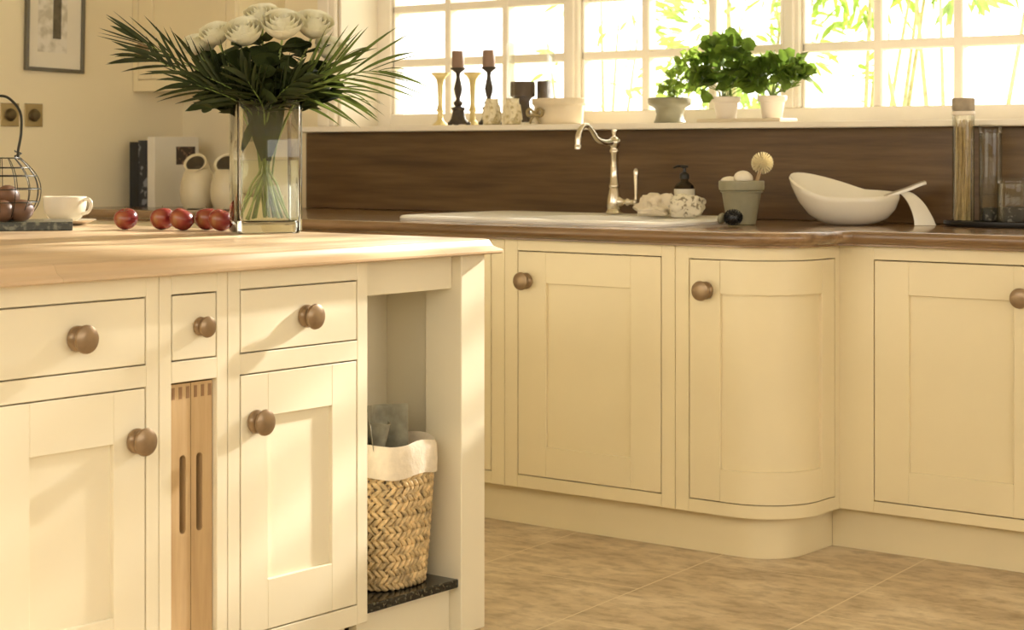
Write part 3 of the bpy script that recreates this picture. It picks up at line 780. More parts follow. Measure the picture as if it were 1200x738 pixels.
# leafy filler between the stems
for i, (u, v, dd, lb) in enumerate(((268, 104, .0, 'leafy dark sprig low at the left of the bouquet'), (300, 98, -.05, 'leafy dark sprig at the middle front of the bouquet'),
                                    (335, 98, -.02, 'leafy dark sprig right of the bouquet middle'), (362, 104, .03, 'leafy dark sprig low at the right of the bouquet'), (310, 92, .06, 'leafy dark sprig at the back of the bouquet'))):
    a, b = px(u, v); c = V(a, dd, b); o = thing('leafy_sprig', lb, 'sprig', V(a * .3, dd * .3, .25), 0, 'leafy sprigs in the bouquet')
    bm = B(); tube(bm, bez([V(a * .05, dd * .1, .05), V(a * .3, dd * .3, .25), c], 6), .0025, 6); obj('stem', bm, 'stem', o, True, 60)
    bm = B(); rnd = random.Random(40 + i)
    for k in range(34):
        p = c + RV * rnd.uniform(-.045, .045) + DV * rnd.uniform(-.03, .03) + Vector((0, 0, rnd.uniform(-.055, .035)))
        dr = (RV * (rnd.uniform(-1, 1) + a * 4) + DV * rnd.uniform(-.9, .5) + Vector((0, 0, rnd.uniform(-.1, .9)))).normalized()
        blade(bm, p, p + dr * rnd.uniform(.05, .08), rnd.uniform(.026, .042), Vector((rnd.uniform(-1, 1), rnd.uniform(-1, 1), .3)), .012, 5, .12)
    obj('leaves', bm, 'rose_leaf', o, True, 60)
# broad dark leaves hanging in the neck of the vase
for i, (x0, y0, z0, x1, z1, wd, lb) in enumerate(((-.020, -.03, .30, -.066, .205, .024, 'long dark leaf hanging apart inside the left of vase'),
        (-.050, -.02, .37, -.010, .200, .030, 'dark strap leaf leaning in from the left rim of vase'), (-.028, -.03, .38, -.004, .185, .030, 'dark strap leaf left of middle in the vase neck'),
        (.000, -.035, .37, .002, .190, .032, 'dark strap leaf upright in the middle of vase neck'), (.028, -.03, .38, .008, .185, .030, 'dark strap leaf right of middle in the vase neck'),
        (.055, -.02, .37, .014, .200, .028, 'dark strap leaf leaning in from the right rim of vase'), (-.012, .015, .38, .000, .200, .034, 'dark strap leaf at the back of the vase neck'))):
    bm = B(); a, b = V(x0, y0, z0), V(x1, y0 * .4, z1); blade(bm, b, a, wd, RV + DV * (.5 - .15 * i), -.004, 8, .16)
    tag(obj('strap_leaf', bm, 'rose_leaf', smooth=60, origin=b), lb, 'leaf', 'strap leaves in the neck of the vase')

# ------------------------------------------------------------------ apples
def apple(x, y, r, rz, tilt, label):
    t = thing('apple', label, 'apple', (x, y, IT + .0003), 0, 'red apples on the island')
    rings = []; pr = []
    for i in range(17):
        a = PI * i / 16; s = math.sin(a); c = -math.cos(a)
        rad = r * s * (1 + .05 * c); z = r * (.90 * c - .22 * math.exp(-(s / .32) ** 2) * (1 if c > 0 else -.45))
        pr.append((max(rad, .0004), z))
    m_ = Matrix.Rotation(rz, 4, 'Z') @ Matrix.Rotation(tilt, 4, 'X')
    bm = B(); lathe(bm, pr, (0, 0, 0), 24, m_); lo = min(v.co.z for v in bm.verts)
    o = obj('skin', bm, 'apple', t, smooth=80); o.location.z = -lo
    bm = B(); tube(bm, [m_ @ Vector(q) for q in ((0, 0, r * .66), (.001, 0, r * .85), (.004, .001, r * 1.05))], [.0012, .001, .0014], 5)
    o = obj('stalk', bm, 'bark', t, smooth=60); o.location.z = -lo
apple(-3.880, 3.298, .0325, .3, R(18), 'red apple standing apart at left, nearest the cup')
apple(-3.795, 3.352, .034, 1.3, R(-12), 'yellowish red apple, second from the left, touching the next apple')
apple(-3.715, 3.347, .033, 2.2, R(25), 'dark red apple in the middle of the row')
apple(-3.690, 3.415, .034, 4.1, R(10), 'darkest red apple at the back of the row')
apple(-3.618, 3.395, .0325, 5.0, R(-20), 'red apple closest to the glass vase')

# ------------------------------------------------------------------ stone slab, wire basket, cup
sa = math.atan2(.6147 + .0, .7888) + math.atan(.237)       # its right edge runs straight away from the room's near end
u_ = Vector((math.cos(sa), math.sin(sa), 0)); n_ = Vector((-u_.y, u_.x, 0))
fc = Vector((-3.945, 3.172, IT))
bm = B(); box(bm, -.46, 0, 0, .24, .0005, .023, .002, 2)
o = tag(obj('stone_slab', bm, 'slab'), 'dark stone slab under the wire basket at island edge', 'slab'); o.location = fc; o.rotation_euler = (0, 0, sa)
wc = fc - u_ * .187 + n_ * .122 + Vector((0, 0, .0235))
t = thing('wire_basket', 'dark wire basket with tall loop handle holding brown eggs', 'basket', wc, sa)
def bprof(z):      # body radius with height
    return [(0, .060), (.02, .082), (.05, .099), (.085, .104), (.12, .094), (.15, .070), (.168, .050)]
PR = bprof(0); bm = B()
def torus_pts(r, z, n=40): return [(r * math.cos(2 * PI * i / n), r * math.sin(2 * PI * i / n), z) for i in range(n + 1)]
for r, z in ((.060, .002), (.099, .05), (.104, .085), (.094, .12), (.078, .142), (.050, .168)): tube(bm, torus_pts(r, z), .0016, 6, False)
for i in range(16):
    a = 2 * PI * i / 16; tube(bm, bez([(r * math.cos(a), r * math.sin(a), z) for z, r in PR], 4), .0012, 5)
for i in range(6):
    x = -.05 + .02 * i; y = math.sqrt(max(0, .06 ** 2 - x * x)); tube(bm, [(x, -y, .002), (x, y, .002)], .001, 5)
obj('wire_body', bm, 'wire', t, smooth=60)
bm = B()
tube(bm, bez([(-.047, 0, .164), (-.044, 0, .185), (-.052, 0, .235), (-.050, 0, .29), (-.025, 0, .325), (0, 0, .335), (.025, 0, .325), (.050, 0, .29), (.052, 0, .235), (.044, 0, .185), (.047, 0, .164)], 8), .0036, 8)
for s_ in (-1, 1): tube(bm, [(s_ * (.044 + .009 * math.cos(k * .9)), .009 * math.sin(k * .9), .166 + k * .002) for k in range(12)], .0018, 6)
obj('handle', bm, 'wire', t, smooth=60)
random.seed(11)
spots = [(.052, -.035, .038, 'low brown egg at the right of the wire basket'), (0, -.055, .038, 'low brown egg at the front of wire basket'), (-.052, -.03, .038, 'low brown egg at the left of wire basket'),
         (.03, .04, .038, 'low brown egg at the back right of wire basket'), (-.03, .04, .038, 'low brown egg at the back left of wire basket'), (.018, -.022, .076, 'brown egg on top of the others in wire basket')]
for i, (x, y, z, lb) in enumerate(spots):
    p = wc + u_ * x + n_ * y + Vector((0, 0, z - .010)); bm = B()
    pr = [(max(.0004, .031 * math.sin(PI * k / 12) * (1 - .1 * math.cos(PI * k / 12) * -1)), -.036 * math.cos(PI * k / 12)) for k in range(13)]
    lathe(bm, pr, (0, 0, 0), 18, Matrix.Rotation(random.uniform(0, 6), 4, 'Z') @ Matrix.Rotation(R(random.uniform(55, 95)), 4, 'X'))
    o = tag(obj('egg', bm, 'egg', smooth=80), lb, 'egg', 'brown eggs in the wire basket'); o.location = p
def sc_(pr, k): return [(r * k, z * k) for r, z in pr]
def cup(c, rz):
    s = thing('saucer', 'white saucer under the cup beside the stone slab', 'saucer', c)
    bm = B(); lathe(bm, sc_([(.035, 0), (.04, .001), (.055, .005), (.072, .011), (.0735, .0125), (.071, .013), (.052, .0085), (.03, .0055), (.001, .0055)], 1.2), (0, 0, 0), 32); obj('dish', bm, 'white', s, smooth=40)
    bm = B(); lathe(bm, sc_([(.030, .0056), (.031, .0075), (.028, .0075), (.027, .0056)], 1.2), (0, 0, 0), 24, None, False, False); obj('cup_ring', bm, 'white', s, smooth=40)
    c2 = (c[0], c[1], c[2] + .0092)
    t = thing('cup', 'white tea cup with handle on a saucer', 'cup', c2, rz)
    bm = B(); lathe(bm, sc_([(.026, 0), (.027, .002), (.027, .004), (.038, .009), (.0475, .022), (.051, .040), (.0515, .060), (.050, .061), (.049, .042), (.045, .025), (.034, .012), (.001, .009)], 1.18), (0, 0, 0), 32); obj('bowl', bm, 'white', t, smooth=50)
    bm = B(); tube(bm, bez([(.058, 0, .062), (.076, 0, .064), (.084, 0, .050), (.076, 0, .030), (.054, 0, .022)], 6), .005, 8); obj('handle', bm, 'white', t, smooth=60)
cup((-4.262, 3.400, IT + .0004), R(20))

# ------------------------------------------------------------------ far left corner: wall cabinet, books, salt pigs, picture, switches
t = thing('wall_cabinet', 'cream wall cabinet with one knob, behind the roses', 'cabinet', (XL + .003, 5.075, 1.388))
WCW, WCH = .60, .86
bm = B(); box(bm, 0, .03, 0, .022, .0, WCH, .001); box(bm, WCW - .05, WCW, 0, .022, 0, WCH, .001); box(bm, .03, WCW - .05, 0, .022, 0, .045, .001); box(bm, .03, WCW - .05, 0, .022, WCH - .04, WCH, .001)
obj('face_frame', bm, 'paint', t)
bm = B(); box(bm, 0, WCW, .023, YW - 5.075 - .001, .0, WCH); obj('carcass', bm, 'paint', t)
bm = B(); shaker(bm, .033, WCW - .053, .048, WCH - .043, .085, .09, .09); d = obj('door', bm, 'paint', t); knob(d, .075, .165)
CT = .9185
def book(x0, x1, y0, y1, h, cover, label, lean=0., pic=None):
    t = thing('book', label, 'book', ((x0 + x1) / 2, (y0 + y1) / 2, CT), 0, 'books in the corner'); w_ = x1 - x0; d_ = y1 - y0
    bm = B(); box(bm, -w_ / 2, -w_ / 2 + .003, -d_ / 2, d_ / 2, 0, h); box(bm, w_ / 2 - .003, w_ / 2, -d_ / 2, d_ / 2, 0, h); box(bm, -w_ / 2 + .003, w_ / 2 - .003, -d_ / 2, -d_ / 2 + .003, 0, h)
    obj('cover', bm, cover, t)
    bm = B(); box(bm, -w_ / 2 + .003, w_ / 2 - .003, -d_ / 2 + .003, d_ / 2 - .005, .003, h - .003); obj('pages', bm, 'paper', t)
    if pic:
        bm = B(); box(bm, w_ / 2, w_ / 2 + .0006, d_ * pic[0], d_ * pic[1], h * pic[2], h * pic[3]); obj('cover_picture', bm, 'book_photo', t)
    return t
book(-5.860, -5.808, 5.00, 5.22, .262, 'book_black', 'black book nearest the left wall in the corner')
book(-5.807, -5.752, 5.00, 5.21, .268, 'book_navy', 'charcoal book with pale marks, between black and white books')
book(-5.751, -5.708, 5.00, 5.235, .283, 'book_white', 'white book with a dark square photo on its cover', pic=(-.02, .42, .60, .86))
def salt_pig(c, rz, label):
    t = thing('salt_pig', label, 'jar', c, rz, 'cream salt pigs')
    # round body with a hooded mouth on its upper front; local -y is the front
    bm = B(); n = 28; rings = []
    prf = [(.040, 0), (.055, .004), (.067, .03), (.071, .065), (.068, .10), (.058, .135), (.047, .155)]
    for r, z in prf: rings.append([(r * math.cos(2 * PI * i / n), r * math.sin(2 * PI * i / n), z) for i in range(n)])
    # neck bends forward to an upright oval mouth
    for k in range(1, 6):
        q = k / 5; a = R(52) * q; cz = .155 + .030 * math.sin(a) ; cy_ = -.034 * q ** 1.3; r = .047 - .004 * q
        rings.append([(r * math.cos(2 * PI * i / n), cy_ + r * math.sin(2 * PI * i / n) * math.cos(a), cz + r * math.sin(2 * PI * i / n) * math.sin(a)) for i in range(n)])
    a = R(52); cy_, cz = -.034, .155 + .030 * math.sin(a)
    def mouth(r, dep): return [(r * math.cos(2 * PI * i / n), cy_ + dep * math.sin(a) + r * math.sin(2 * PI * i / n) * math.cos(a), cz - dep * math.cos(a) + r * math.sin(2 * PI * i / n) * math.sin(a)) for i in range(n)]
    rings += [mouth(.045, -.003), mouth(.040, -.003), mouth(.036, .002)]
    loft(bm, rings, True, True, False); obj('body', bm, 'cream_pig', t, smooth=50)
    bm = B(); loft(bm, [mouth(.0362, .002), mouth(.035, .02), mouth(.02, .04)], True, False, True); obj('mouth', bm, 'inside', t, smooth=50)
salt_pig((-5.405, 4.955, CT), R(28), 'left cream salt pig, in front of the white book')
salt_pig((-5.245, 4.965, CT), R(24), 'right cream salt pig, seen beside the glass vase edge')

t = thing('framed_picture', 'grey framed picture hanging on the left wall', 'picture', (XL + .001, 4.67, 1.455))
PY, PH = .142, .42
bm = B()
for y0, y1, z0, z1 in ((-PY, -PY + .014, 0, PH), (PY - .014, PY, 0, PH), (-PY + .014, PY - .014, 0, .014), (-PY + .014, PY - .014, PH - .014, PH)): box(bm, 0, .02, y0, y1, z0, z1, .002)
obj('frame', bm, 'frame_grey', t)
bm = B(); box(bm, 0, .008, -PY + .014, PY - .014, .014, PH - .014); obj('mount', bm, 'mat', t)
bm = B(); box(bm, .008, .0088, -.082, .06, .075, PH - .06); obj('print', bm, 'pale_print', t)
bm = B(); box(bm, .0088, .0094, -.01, .03, .13, PH - .08); obj('dark_figure', bm, 'dark_print', t)
t.rotation_euler = (R(-1.2), 0, 0)
for i, (yy, lb) in enumerate(((4.463, 'left brass wall switch, partly behind the wire handle'), (4.575, 'right brass wall switch, under the framed picture'))):
    t = thing('wall_switch', lb, 'switch', (XL + .0005, yy, 1.238), 0, 'brass switches on the left wall')
    bm = B(); box(bm, 0, .006, -.043, .043, 0, .09, .002); obj('plate', bm, 'brass', t)
    bm = B(); lathe(bm, [(.024, 0), (.025, .004), (.021, .006), (.018, .018), (.015, .02), (.001, .02)], (.006, 0, .045), 20, Matrix.Rotation(R(90), 4, 'Y')); obj('dial', bm, 'brass_dark', t, smooth=40)

# ------------------------------------------------------------------ things on the window sill
SZ = 1.2384
def prof_thing(name, label, cat, x, y, z, parts, group=None):
    t = thing(name, label, cat, (x, y, z), 0, group)
    for pn, pr, mt, sg in parts:
        bm = B(); lathe(bm, pr, (0, 0, 0), sg); obj(pn, bm, mt, t, smooth=45)
    return t
def gold_stick(x, y, label):
    return prof_thing('candlestick', label, 'candlestick', x, y, SZ, [('stem', [(.030, 0), (.032, .004), (.022, .012), (.012, .022), (.010, .05), (.016, .058), (.012, .066), (.009, .08), (.011, .15), (.015, .172), (.024, .186), (.033, .193), (.036, .196), (.036, .200), (.001, .200)], 'gold', 20)], 'pale gold candlesticks')
def dark_stick(x, y, label):
    t = thing('candlestick', label, 'candlestick', (x, y, SZ), R(20), 'dark candlesticks with taupe candles')
    bm = B(); n = 3
    # three-footed base
    rings = []
    for r, z, fl in ((.042, .004, .55), (.040, .010, .5), (.030, .022, .35), (.024, .04, .25), (.022, .055, .2), (.026, .060, .1), (.026, .066, .05), (.012, .070, 0)):
        rings.append([((r * (1 + fl * .5 * math.cos(3 * a)) * (1 - .25 * fl)) * math.cos(a), (r * (1 + fl * .5 * math.cos(3 * a)) * (1 - .25 * fl)) * math.sin(a), z) for a in [2 * PI * i / 30 for i in range(30)]])
    loft(bm, rings, True, True, True)
    for i in range(3): lathe(bm, [(.001, 0), (.008, .001), (.010, .006), (.008, .012), (.001, .014)], (.040 * math.cos(2 * PI * i / 3), .040 * math.sin(2 * PI * i / 3), 0), 10)
    obj('foot', bm, 'iron', t, smooth=45)
    bm = B(); lathe(bm, [(.010, .068), (.016, .078), (.018, .085), (.010, .092), (.008, .10), (.013, .118), (.016, .135), (.011, .16), (.007, .18), (.009, .194), (.020, .203), (.027, .208), (.029, .213), (.027, .214), (.001, .211)], (0, 0, 0), 18); obj('stem', bm, 'iron', t, smooth=45)
    c = thing('pillar_candle', label.replace('dark candlestick', 'taupe candle on the dark candlestick').replace(' with taupe candle', ''), 'candle', (x, y, SZ + .2135), 0, 'taupe candles')
    bm = B(); lathe(bm, [(.0225, 0), (.0232, .002), (.0232, .06), (.021, .0625), (.004, .059)], (0, 0, 0), 20); obj('wax', bm, 'candle', c, smooth=45)
    bm = B(); tube(bm, [(0, 0, .0585), (.001, 0, .066)], .0009, 5); obj('wick', bm, 'dark', c)
def at_sill(u, y):     # sill position seen at photo column u, at depth y
    a = (u - 600) / 2182.; D = (-.6146 + a * .7888, .7888 + a * .6146); return D[0] * y / D[1]
gold_stick(at_sill(516, 5.37), 5.37, 'pale gold candlestick furthest left on the sill, no candle')
dark_stick(at_sill(537, 5.33), 5.33, 'left dark candlestick with taupe candle, between pale gold ones')
gold_stick(at_sill(554, 5.42), 5.42, 'pale gold candlestick between the two dark candlesticks')
dark_stick(at_sill(573, 5.35), 5.35, 'right dark candlestick with taupe candle, behind a cream votive')
def votive(x, y, label):
    t = thing('votive_holder', label, 'candle holder', (x, y, SZ), 0, 'cream votive holders')
    bm = B(); lathe(bm, [(.028, 0), (.032, .003), (.0335, .02), (.030, .05), (.024, .078), (.023, .088), (.0255, .094), (.0235, .094), (.021, .086), (.027, .03), (.001, .02)], (0, 0, 0), 24); obj('cup', bm, 'votive', t, smooth=45)
    bm = B()
    for k in range(9):
        a = 2 * PI * k / 9; tube(bm, bez([(.034 * math.cos(a), .034 * math.sin(a), .018), (.0325 * math.cos(a + .25), .0325 * math.sin(a + .25), .04), (.026 * math.cos(a), .026 * math.sin(a), .072)], 4), .003, 6)
    obj('relief', bm, 'votive', t, smooth=60)
votive(at_sill(575, 5.275), 5.283, 'left cream embossed votive holder on the sill')
votive(at_sill(599, 5.275), 5.283, 'right cream embossed votive holder, next to the hazy glass cylinder')
hx = at_sill(622, 5.43)
t = thing('glass_cylinder', 'tall clear glass cylinder behind the cream trough on the sill', 'vase', (hx, 5.43, SZ))
bm = B(); lathe(bm, [(.084, .0005), (.088, .004), (.088, .30), (.087, .302), (.0865, .30), (.0865, .010), (.001, .008)], (0, 0, 0), 36); obj('glass', bm, 'glass_haze', t, smooth=45)
for dx, dy, r, h, lb in ((-.020, -.022, .046, .148, 'wide dark brown candle inside the glass cylinder'), (.052, .012, .026, .150, 'narrow dark brown candle right of the wide one in glass cylinder')):
    c = thing('pillar_candle', lb, 'candle', (hx + dx, 5.43 + dy, SZ + .0108), 0, 'dark brown candles in the glass cylinder')
    bm = B(); lathe(bm, [(r * .62, 0), (r * .62, .04), (r * .55, .075), (r * .7, .088), (r, .095), (r, h - .004), (r * .95, h), (r * .3, h - .004)] if r > .04 else [(r * .97, 0), (r, .003), (r, h - .003), (r * .95, h), (r * .3, h - .004)], (0, 0, 0), 24); obj('wax', bm, 'candle_dark', c, smooth=45)
    bm = B(); tube(bm, [(0, 0, h - .005), (.001, 0, h + .01)], .001, 5); obj('wick', bm, 'dark', c)
tx = at_sill(655, 5.33)
t = thing('trough_planter', 'cream oval trough with an olive bow on the sill', 'planter', (tx, 5.33, SZ), R(0))
bm = B(); lathe(bm, [(.90, 0), (.93, .003), (.95, .03), (.97, .066), (1.0, .068), (1.05, .072), (1.06, .090), (1.04, .092), (.95, .088), (.92, .03), (.01, .02)], (0, 0, 0), 40, Matrix.Diagonal((.105, .062, 1, 1)));
obj('body', bm, 'trough', t, smooth=45)
bm = B()
for s_ in (-1, 1):
    tube(bm, bez([(-.058, -.060, .036), (-.058 + s_ * .018, -.068, .054), (-.058 + s_ * .034, -.066, .046), (-.058 + s_ * .028, -.064, .030), (-.058, -.060, .034)], 5), .0055, 6)
    tube(bm, bez([(-.058, -.060, .034), (-.058 + s_ * .014, -.066, .018), (-.058 + s_ * .022, -.064, .003)], 5), .0045, 6)
obj('bow', bm, 'bow', t, smooth=60)

def blob_leaves(bm, c, rx, ry, rz_, n, size, seed, lobes=True, low=-.35):
    rnd = random.Random(seed); c = Vector(c)
    for i in range(n):
        while True:
            d_ = Vector((rnd.gauss(0, 1), rnd.gauss(0, 1), rnd.gauss(0, 1))).normalized()
            if d_.z > low: break
        f = rnd.uniform(.45, 1.0) ** .6
        p = c + Vector((d_.x * rx * f, d_.y * ry * f, d_.z * rz_ * f))
        out = (d_ + Vector((rnd.uniform(-.6, .6), rnd.uniform(-.6, .6), rnd.uniform(-.3, .7)))).normalized()
        s = out.cross(Vector((rnd.uniform(-1, 1), rnd.uniform(-1, 1), rnd.uniform(.2, 1)))); s.normalize(); nn_ = s.cross(out)
        L = size * rnd.uniform(.7, 1.3)
        if lobes:
            # rounded leaf with three lobes, cupped along the rib
            pr = [(0, 0), (.15, .34), (.42, .52), (.55, .40), (.80, .36), (1.0, 0)]
            rib = [p + out * L * q[0] + nn_ * L * .16 * math.sin(q[0] * 3) for q in pr]
            vl = [bm.verts.new(r_ + s * L * q[1] + nn_ * L * .16 * q[1]) for r_, q in zip(rib, pr)]
            vm = [bm.verts.new(r_) for r_ in rib]
            vr_ = [bm.verts.new(r_ - s * L * q[1] + nn_ * L * .16 * q[1]) for r_, q in zip(rib, pr)]
            for k in range(5):
                bm.faces.new((vm[k], vm[k + 1], vl[k + 1], vl[k])); bm.faces.new((vm[k + 1], vm[k], vr_[k], vr_[k + 1]))
        else: blade(bm, p, p + out * L, L * .28, s, L * .15, 4, .1)
def potted(label, x, y, z, potprof, potmat, blobs, leafmat, size, seed, rim=.045):
    t = thing('potted_herb', label, 'potted plant', (x, y, z), 0, 'potted herbs on the sill')
    bm = B(); lathe(bm, potprof, (0, 0, 0), 28); obj('pot', bm, potmat, t, smooth=40)
    zt = max(q[1] for q in potprof)
    bm = B(); lathe(bm, [(.001, zt - .012), (rim * .8, zt - .010), (rim * .86, zt - .014)], (0, 0, 0), 20); obj('soil', bm, 'soil', t, smooth=40)
    bm = B(); rnd = random.Random(seed)
    for (c, rx, ry, rz_, n) in blobs:
        for k in range(6):
            e = Vector(c) + Vector((rnd.uniform(-rx, rx) * .6, rnd.uniform(-ry, ry) * .6, rnd.uniform(-.3, .5) * rz_))
            tube(bm, bez([(rnd.uniform(-.02, .02), rnd.uniform(-.02, .02), zt - .012), (e.x * .4, e.y * .4, (zt + e.z) * .5), e], 5), .0014, 5)
    obj('stems', bm, 'stem', t, smooth=60)
    bm = B()
    for k, (c, rx, ry, rz_, n) in enumerate(blobs): blob_leaves(bm, c, rx, ry, rz_, n, size, seed * 10 + k)
    obj('foliage', bm, leafmat, t, smooth=60)
WP = [(.030, 0), (.032, .002), (.041, .060), (.046, .062), (.048, .066), (.049, .078), (.047, .080), (.044, .078), (.040, .06), (.001, .055)]
potted('pale small-leaved herb in a grey pedestal pot at left', at_sill(785, 5.37), 5.37, SZ,
       [(.052, 0), (.055, .004), (.050, .012), (.046, .03), (.050, .048), (.060, .056), (.072, .062), (.076, .070), (.076, .084), (.070, .088), (.062, .084), (.055, .07), (.001, .06)], 'stone_pot',
       [((.055, .0, .135), .062, .05, .06, 75), ((.085, -.01, .185), .055, .045, .055, 60), ((.02, .0, .105), .055, .04, .025, 30)], 'herb_light', .024, 3, .062)
TX0 = at_sill(875, 5.36)
bm = B(); box(bm, -.155, .155, -.055, .055, .0002, .006, .002); 
for y0, y1 in ((-.058, -.052), (.052, .058)): box(bm, -.158, .158, y0, y1, .0002, .012, .002)
for x0, x1 in ((-.160, -.154), (.154, .160)): box(bm, x0, x1, -.058, .058, .0002, .012, .002)
o = tag(obj('tray', bm, 'trough'), 'shallow cream tray under the two white herb pots', 'tray'); o.location = (TX0, 5.36, SZ)
potted('bushy dark green herb in the left of two white pots', at_sill(851, 5.36), 5.36, SZ + .0065, WP, 'pot_white',
       [((-.01, 0, .155), .108, .07, .08, 85), ((.0, .0, .215), .075, .05, .062, 42), ((.07, -.01, .125), .06, .05, .05, 40), ((-.06, -.01, .115), .06, .05, .045, 36)], 'herb_dark', .044, 5)
potted('spreading green herb in the right of two white pots', at_sill(905, 5.36), 5.36, SZ + .0065, WP, 'pot_white',
       [((-.03, -.01, .13), .065, .05, .05, 46), ((.045, 0, .15), .078, .05, .058, 52), ((.10, -.01, .12), .045, .04, .045, 24)], 'herb_dark', .044, 8)

# ------------------------------------------------------------------ things on the sink worktop
def soap_bottle(x, y, z):
    t = thing('soap_dispenser', 'smoky glass soap bottle with black pump and white label', 'bottle', (x, y, z))
    bm = B(); lathe(bm, [(.030, 0), (.033, .003), (.033, .085), (.030, .096), (.018, .106), (.013, .110), (.012, .116), (.001, .116)], (0, 0, 0), 24); obj('bottle', bm, 'bottle', t, smooth=45)
    bm = B(); lathe(bm, [(.0333, .030), (.0336, .031), (.0336, .084), (.0333, .085)], (0, 0, 0), 24, None, False, False); obj('label', bm, 'book_white', t, smooth=45)
    bm = B(); lathe(bm, [(.015, .1165), (.016, .120), (.016, .132), (.012, .136), (.006, .140), (.005, .152), (.012, .155), (.013, .160), (.001, .163)], (0, 0, 0), 16); tube(bm, [(0, 0, .158), (-.02, -.012, .159), (-.03, -.018, .153)], .0035, 8); obj('pump', bm, 'dark', t, smooth=45)
RIM = .9345
soap_bottle(-3.285, 5.13, .935)
from mathutils import noise as mnoise
def towel(c, w_, d_, h_, rz, seed, label, mat='towel', fold=3, crump=.012):
    bm = B(); bmesh.ops.create_icosphere(bm, subdivisions=5, radius=1)
    for v in bm.verts:
        p = v.co.copy(); e = 3.4
        k = (abs(p.x) ** e + abs(p.y) ** e + abs(p.z) ** e) ** (-1 / e); p *= k
        q = Vector((p.x * w_ / 2, p.y * d_ / 2, (p.z + 1) * h_ / 2))
        side = min(1, max(abs(p.x), abs(p.y)) ** 4)
        gr = abs(math.sin((p.z + 1) * PI * fold / 2 + .3 * math.sin(p.x * 3 + seed)))      # folds seen on the sides
        q.x -= p.x * .006 * (1 - gr) * side; q.y -= p.y * .006 * (1 - gr) * side
        nz = mnoise.noise_vector(q * 22 + Vector((seed * 3.1, 0, 0))); n2 = mnoise.noise_vector(q * 55 + Vector((0, seed, 0)))
        q += nz * crump + n2 * crump * .35
        q.z = max(q.z, .0008 * (1 + p.x * .1)); v.co = q
    o = tag(obj('folded_cloth', bm, mat, smooth=80), label, 'cloth', 'folded cloths by the sink'); o.location = c; o.rotation_euler = (0, 0, rz)
towel((-3.175, 4.965, RIM + .0005), .115, .085, .066, R(22), 4, 'thick folded speckled cloth between soap bottle and grey pot')
towel((-3.335, 5.03, RIM + .0005), .13, .09, .062, R(-20), 9, 'rumpled pale cloth left of the soap bottle', 'linen', 2, .02)
towel((-3.285, 4.945, RIM + .0005), .10, .06, .034, R(28), 6, 'low pale cloth in front of the rumpled cloth', 'linen', 2, .012)
# grey-green pot with soaps and a brush
GX, GY = -2.935, 4.905
t = thing('ceramic_pot', 'grey green ceramic pot holding soaps and brush by the sink', 'pot', (GX, GY, CT))
bm = B(); lathe(bm, [(.040, 0), (.043, .002), (.050, .04), (.0605, .10), (.062, .104), (.068, .106), (.0695, .112), (.0695, .132), (.067, .1345), (.063, .132), (.057, .10), (.044, .02), (.001, .016)], (0, 0, 0), 32); obj('body', bm, 'stone_pot', t, smooth=40)
bm = B(); lathe(bm, [(.062, .098), (.0655, .0995), (.0655, .1025), (.062, .104)], (0, 0, 0), 32, None, False, False); obj('band', bm, 'stone_pot', t, smooth=50)
def soap(c, r, sx, sy, sz, rz, label):
    bm = B(); bmesh.ops.create_icosphere(bm, subdivisions=3, radius=r)
    for v in bm.verts: v.co = Vector((v.co.x * sx, v.co.y * sy, v.co.z * sz)) * (1 + .06 * math.sin(v.co.x * 90) * math.sin(v.co.y * 70))
    o = tag(obj('soap', bm, 'soap', smooth=80), label, 'soap', 'soaps in the grey pot'); o.location = c; o.rotation_euler = (.2, .15, rz)
soap((GX - .028, GY - .012, CT + .128), .027, 1.25, .95, .7, .4, 'flat ivory soap lying left in the grey pot')
soap((GX + .02, GY - .022, CT + .142), .027, 1.2, .9, .85, 1.1, 'round ivory soap on top at the right of pot')
soap((GX - .005, GY + .03, CT + .125), .026, 1.2, .9, .8, 2.1, 'ivory soap at the back of the grey pot')
t = thing('dish_brush', 'round straw dish brush standing in the grey pot', 'brush', (GX + .03, GY + .02, CT + .03))
hd = Vector((.028, .005, .158)); bm = B(); tube(bm, [(-.02, 0, 0), (.0, 0, .07), hd - Vector((.006, 0, .02))], [.005, .005, .006], 8); obj('handle', bm, 'board', t, smooth=60)
bm = B(); rnd = random.Random(2)
for i in range(150):
    z = 1 - 2 * (i + .5) / 150; a = i * 2.39996; s_ = math.sqrt(1 - z * z); dv = Vector((s_ * math.cos(a), s_ * math.sin(a), z)); tube(bm, [hd + dv * .010, hd + dv * .034], [.0012, .0016], 4)
lathe(bm, [(.001, -.017), (.012, -.012), (.017, 0), (.012, .012), (.001, .017)], hd, 14); obj('bristles', bm, 'bristle', t, smooth=60)
t = thing('scrubber', 'small round black scrubber in front of the grey pot', 'scrubber', (-2.895, 4.79, CT))
bm = B(); rnd = random.Random(5)
for i in range(120):
    z = 1 - 2 * (i + .5) / 120; a = i * 2.39996; s_ = math.sqrt(1 - z * z); dv = Vector((s_ * math.cos(a), s_ * math.sin(a), z * .85)); c = Vector((0, 0, .0265)); tube(bm, [c + dv * .015, c + dv * .0295], [.0022, .0018], 4)
lathe(bm, [(.001, .004), (.018, .010), (.024, .026), (.018, .042), (.001, .048)], (0, 0, 0), 16); obj('bristle_ball', bm, 'dark', t, smooth=60)
bm = B(); lathe(bm, [(.012, 0), (.016, .003), (.017, .010), (.014, .014), (.001, .015)], (-.030, -.004, .02), 14, Matrix.Rotation(R(-75), 4, 'Y')); obj('cap', bm, 'stone_pot', t, smooth=45)

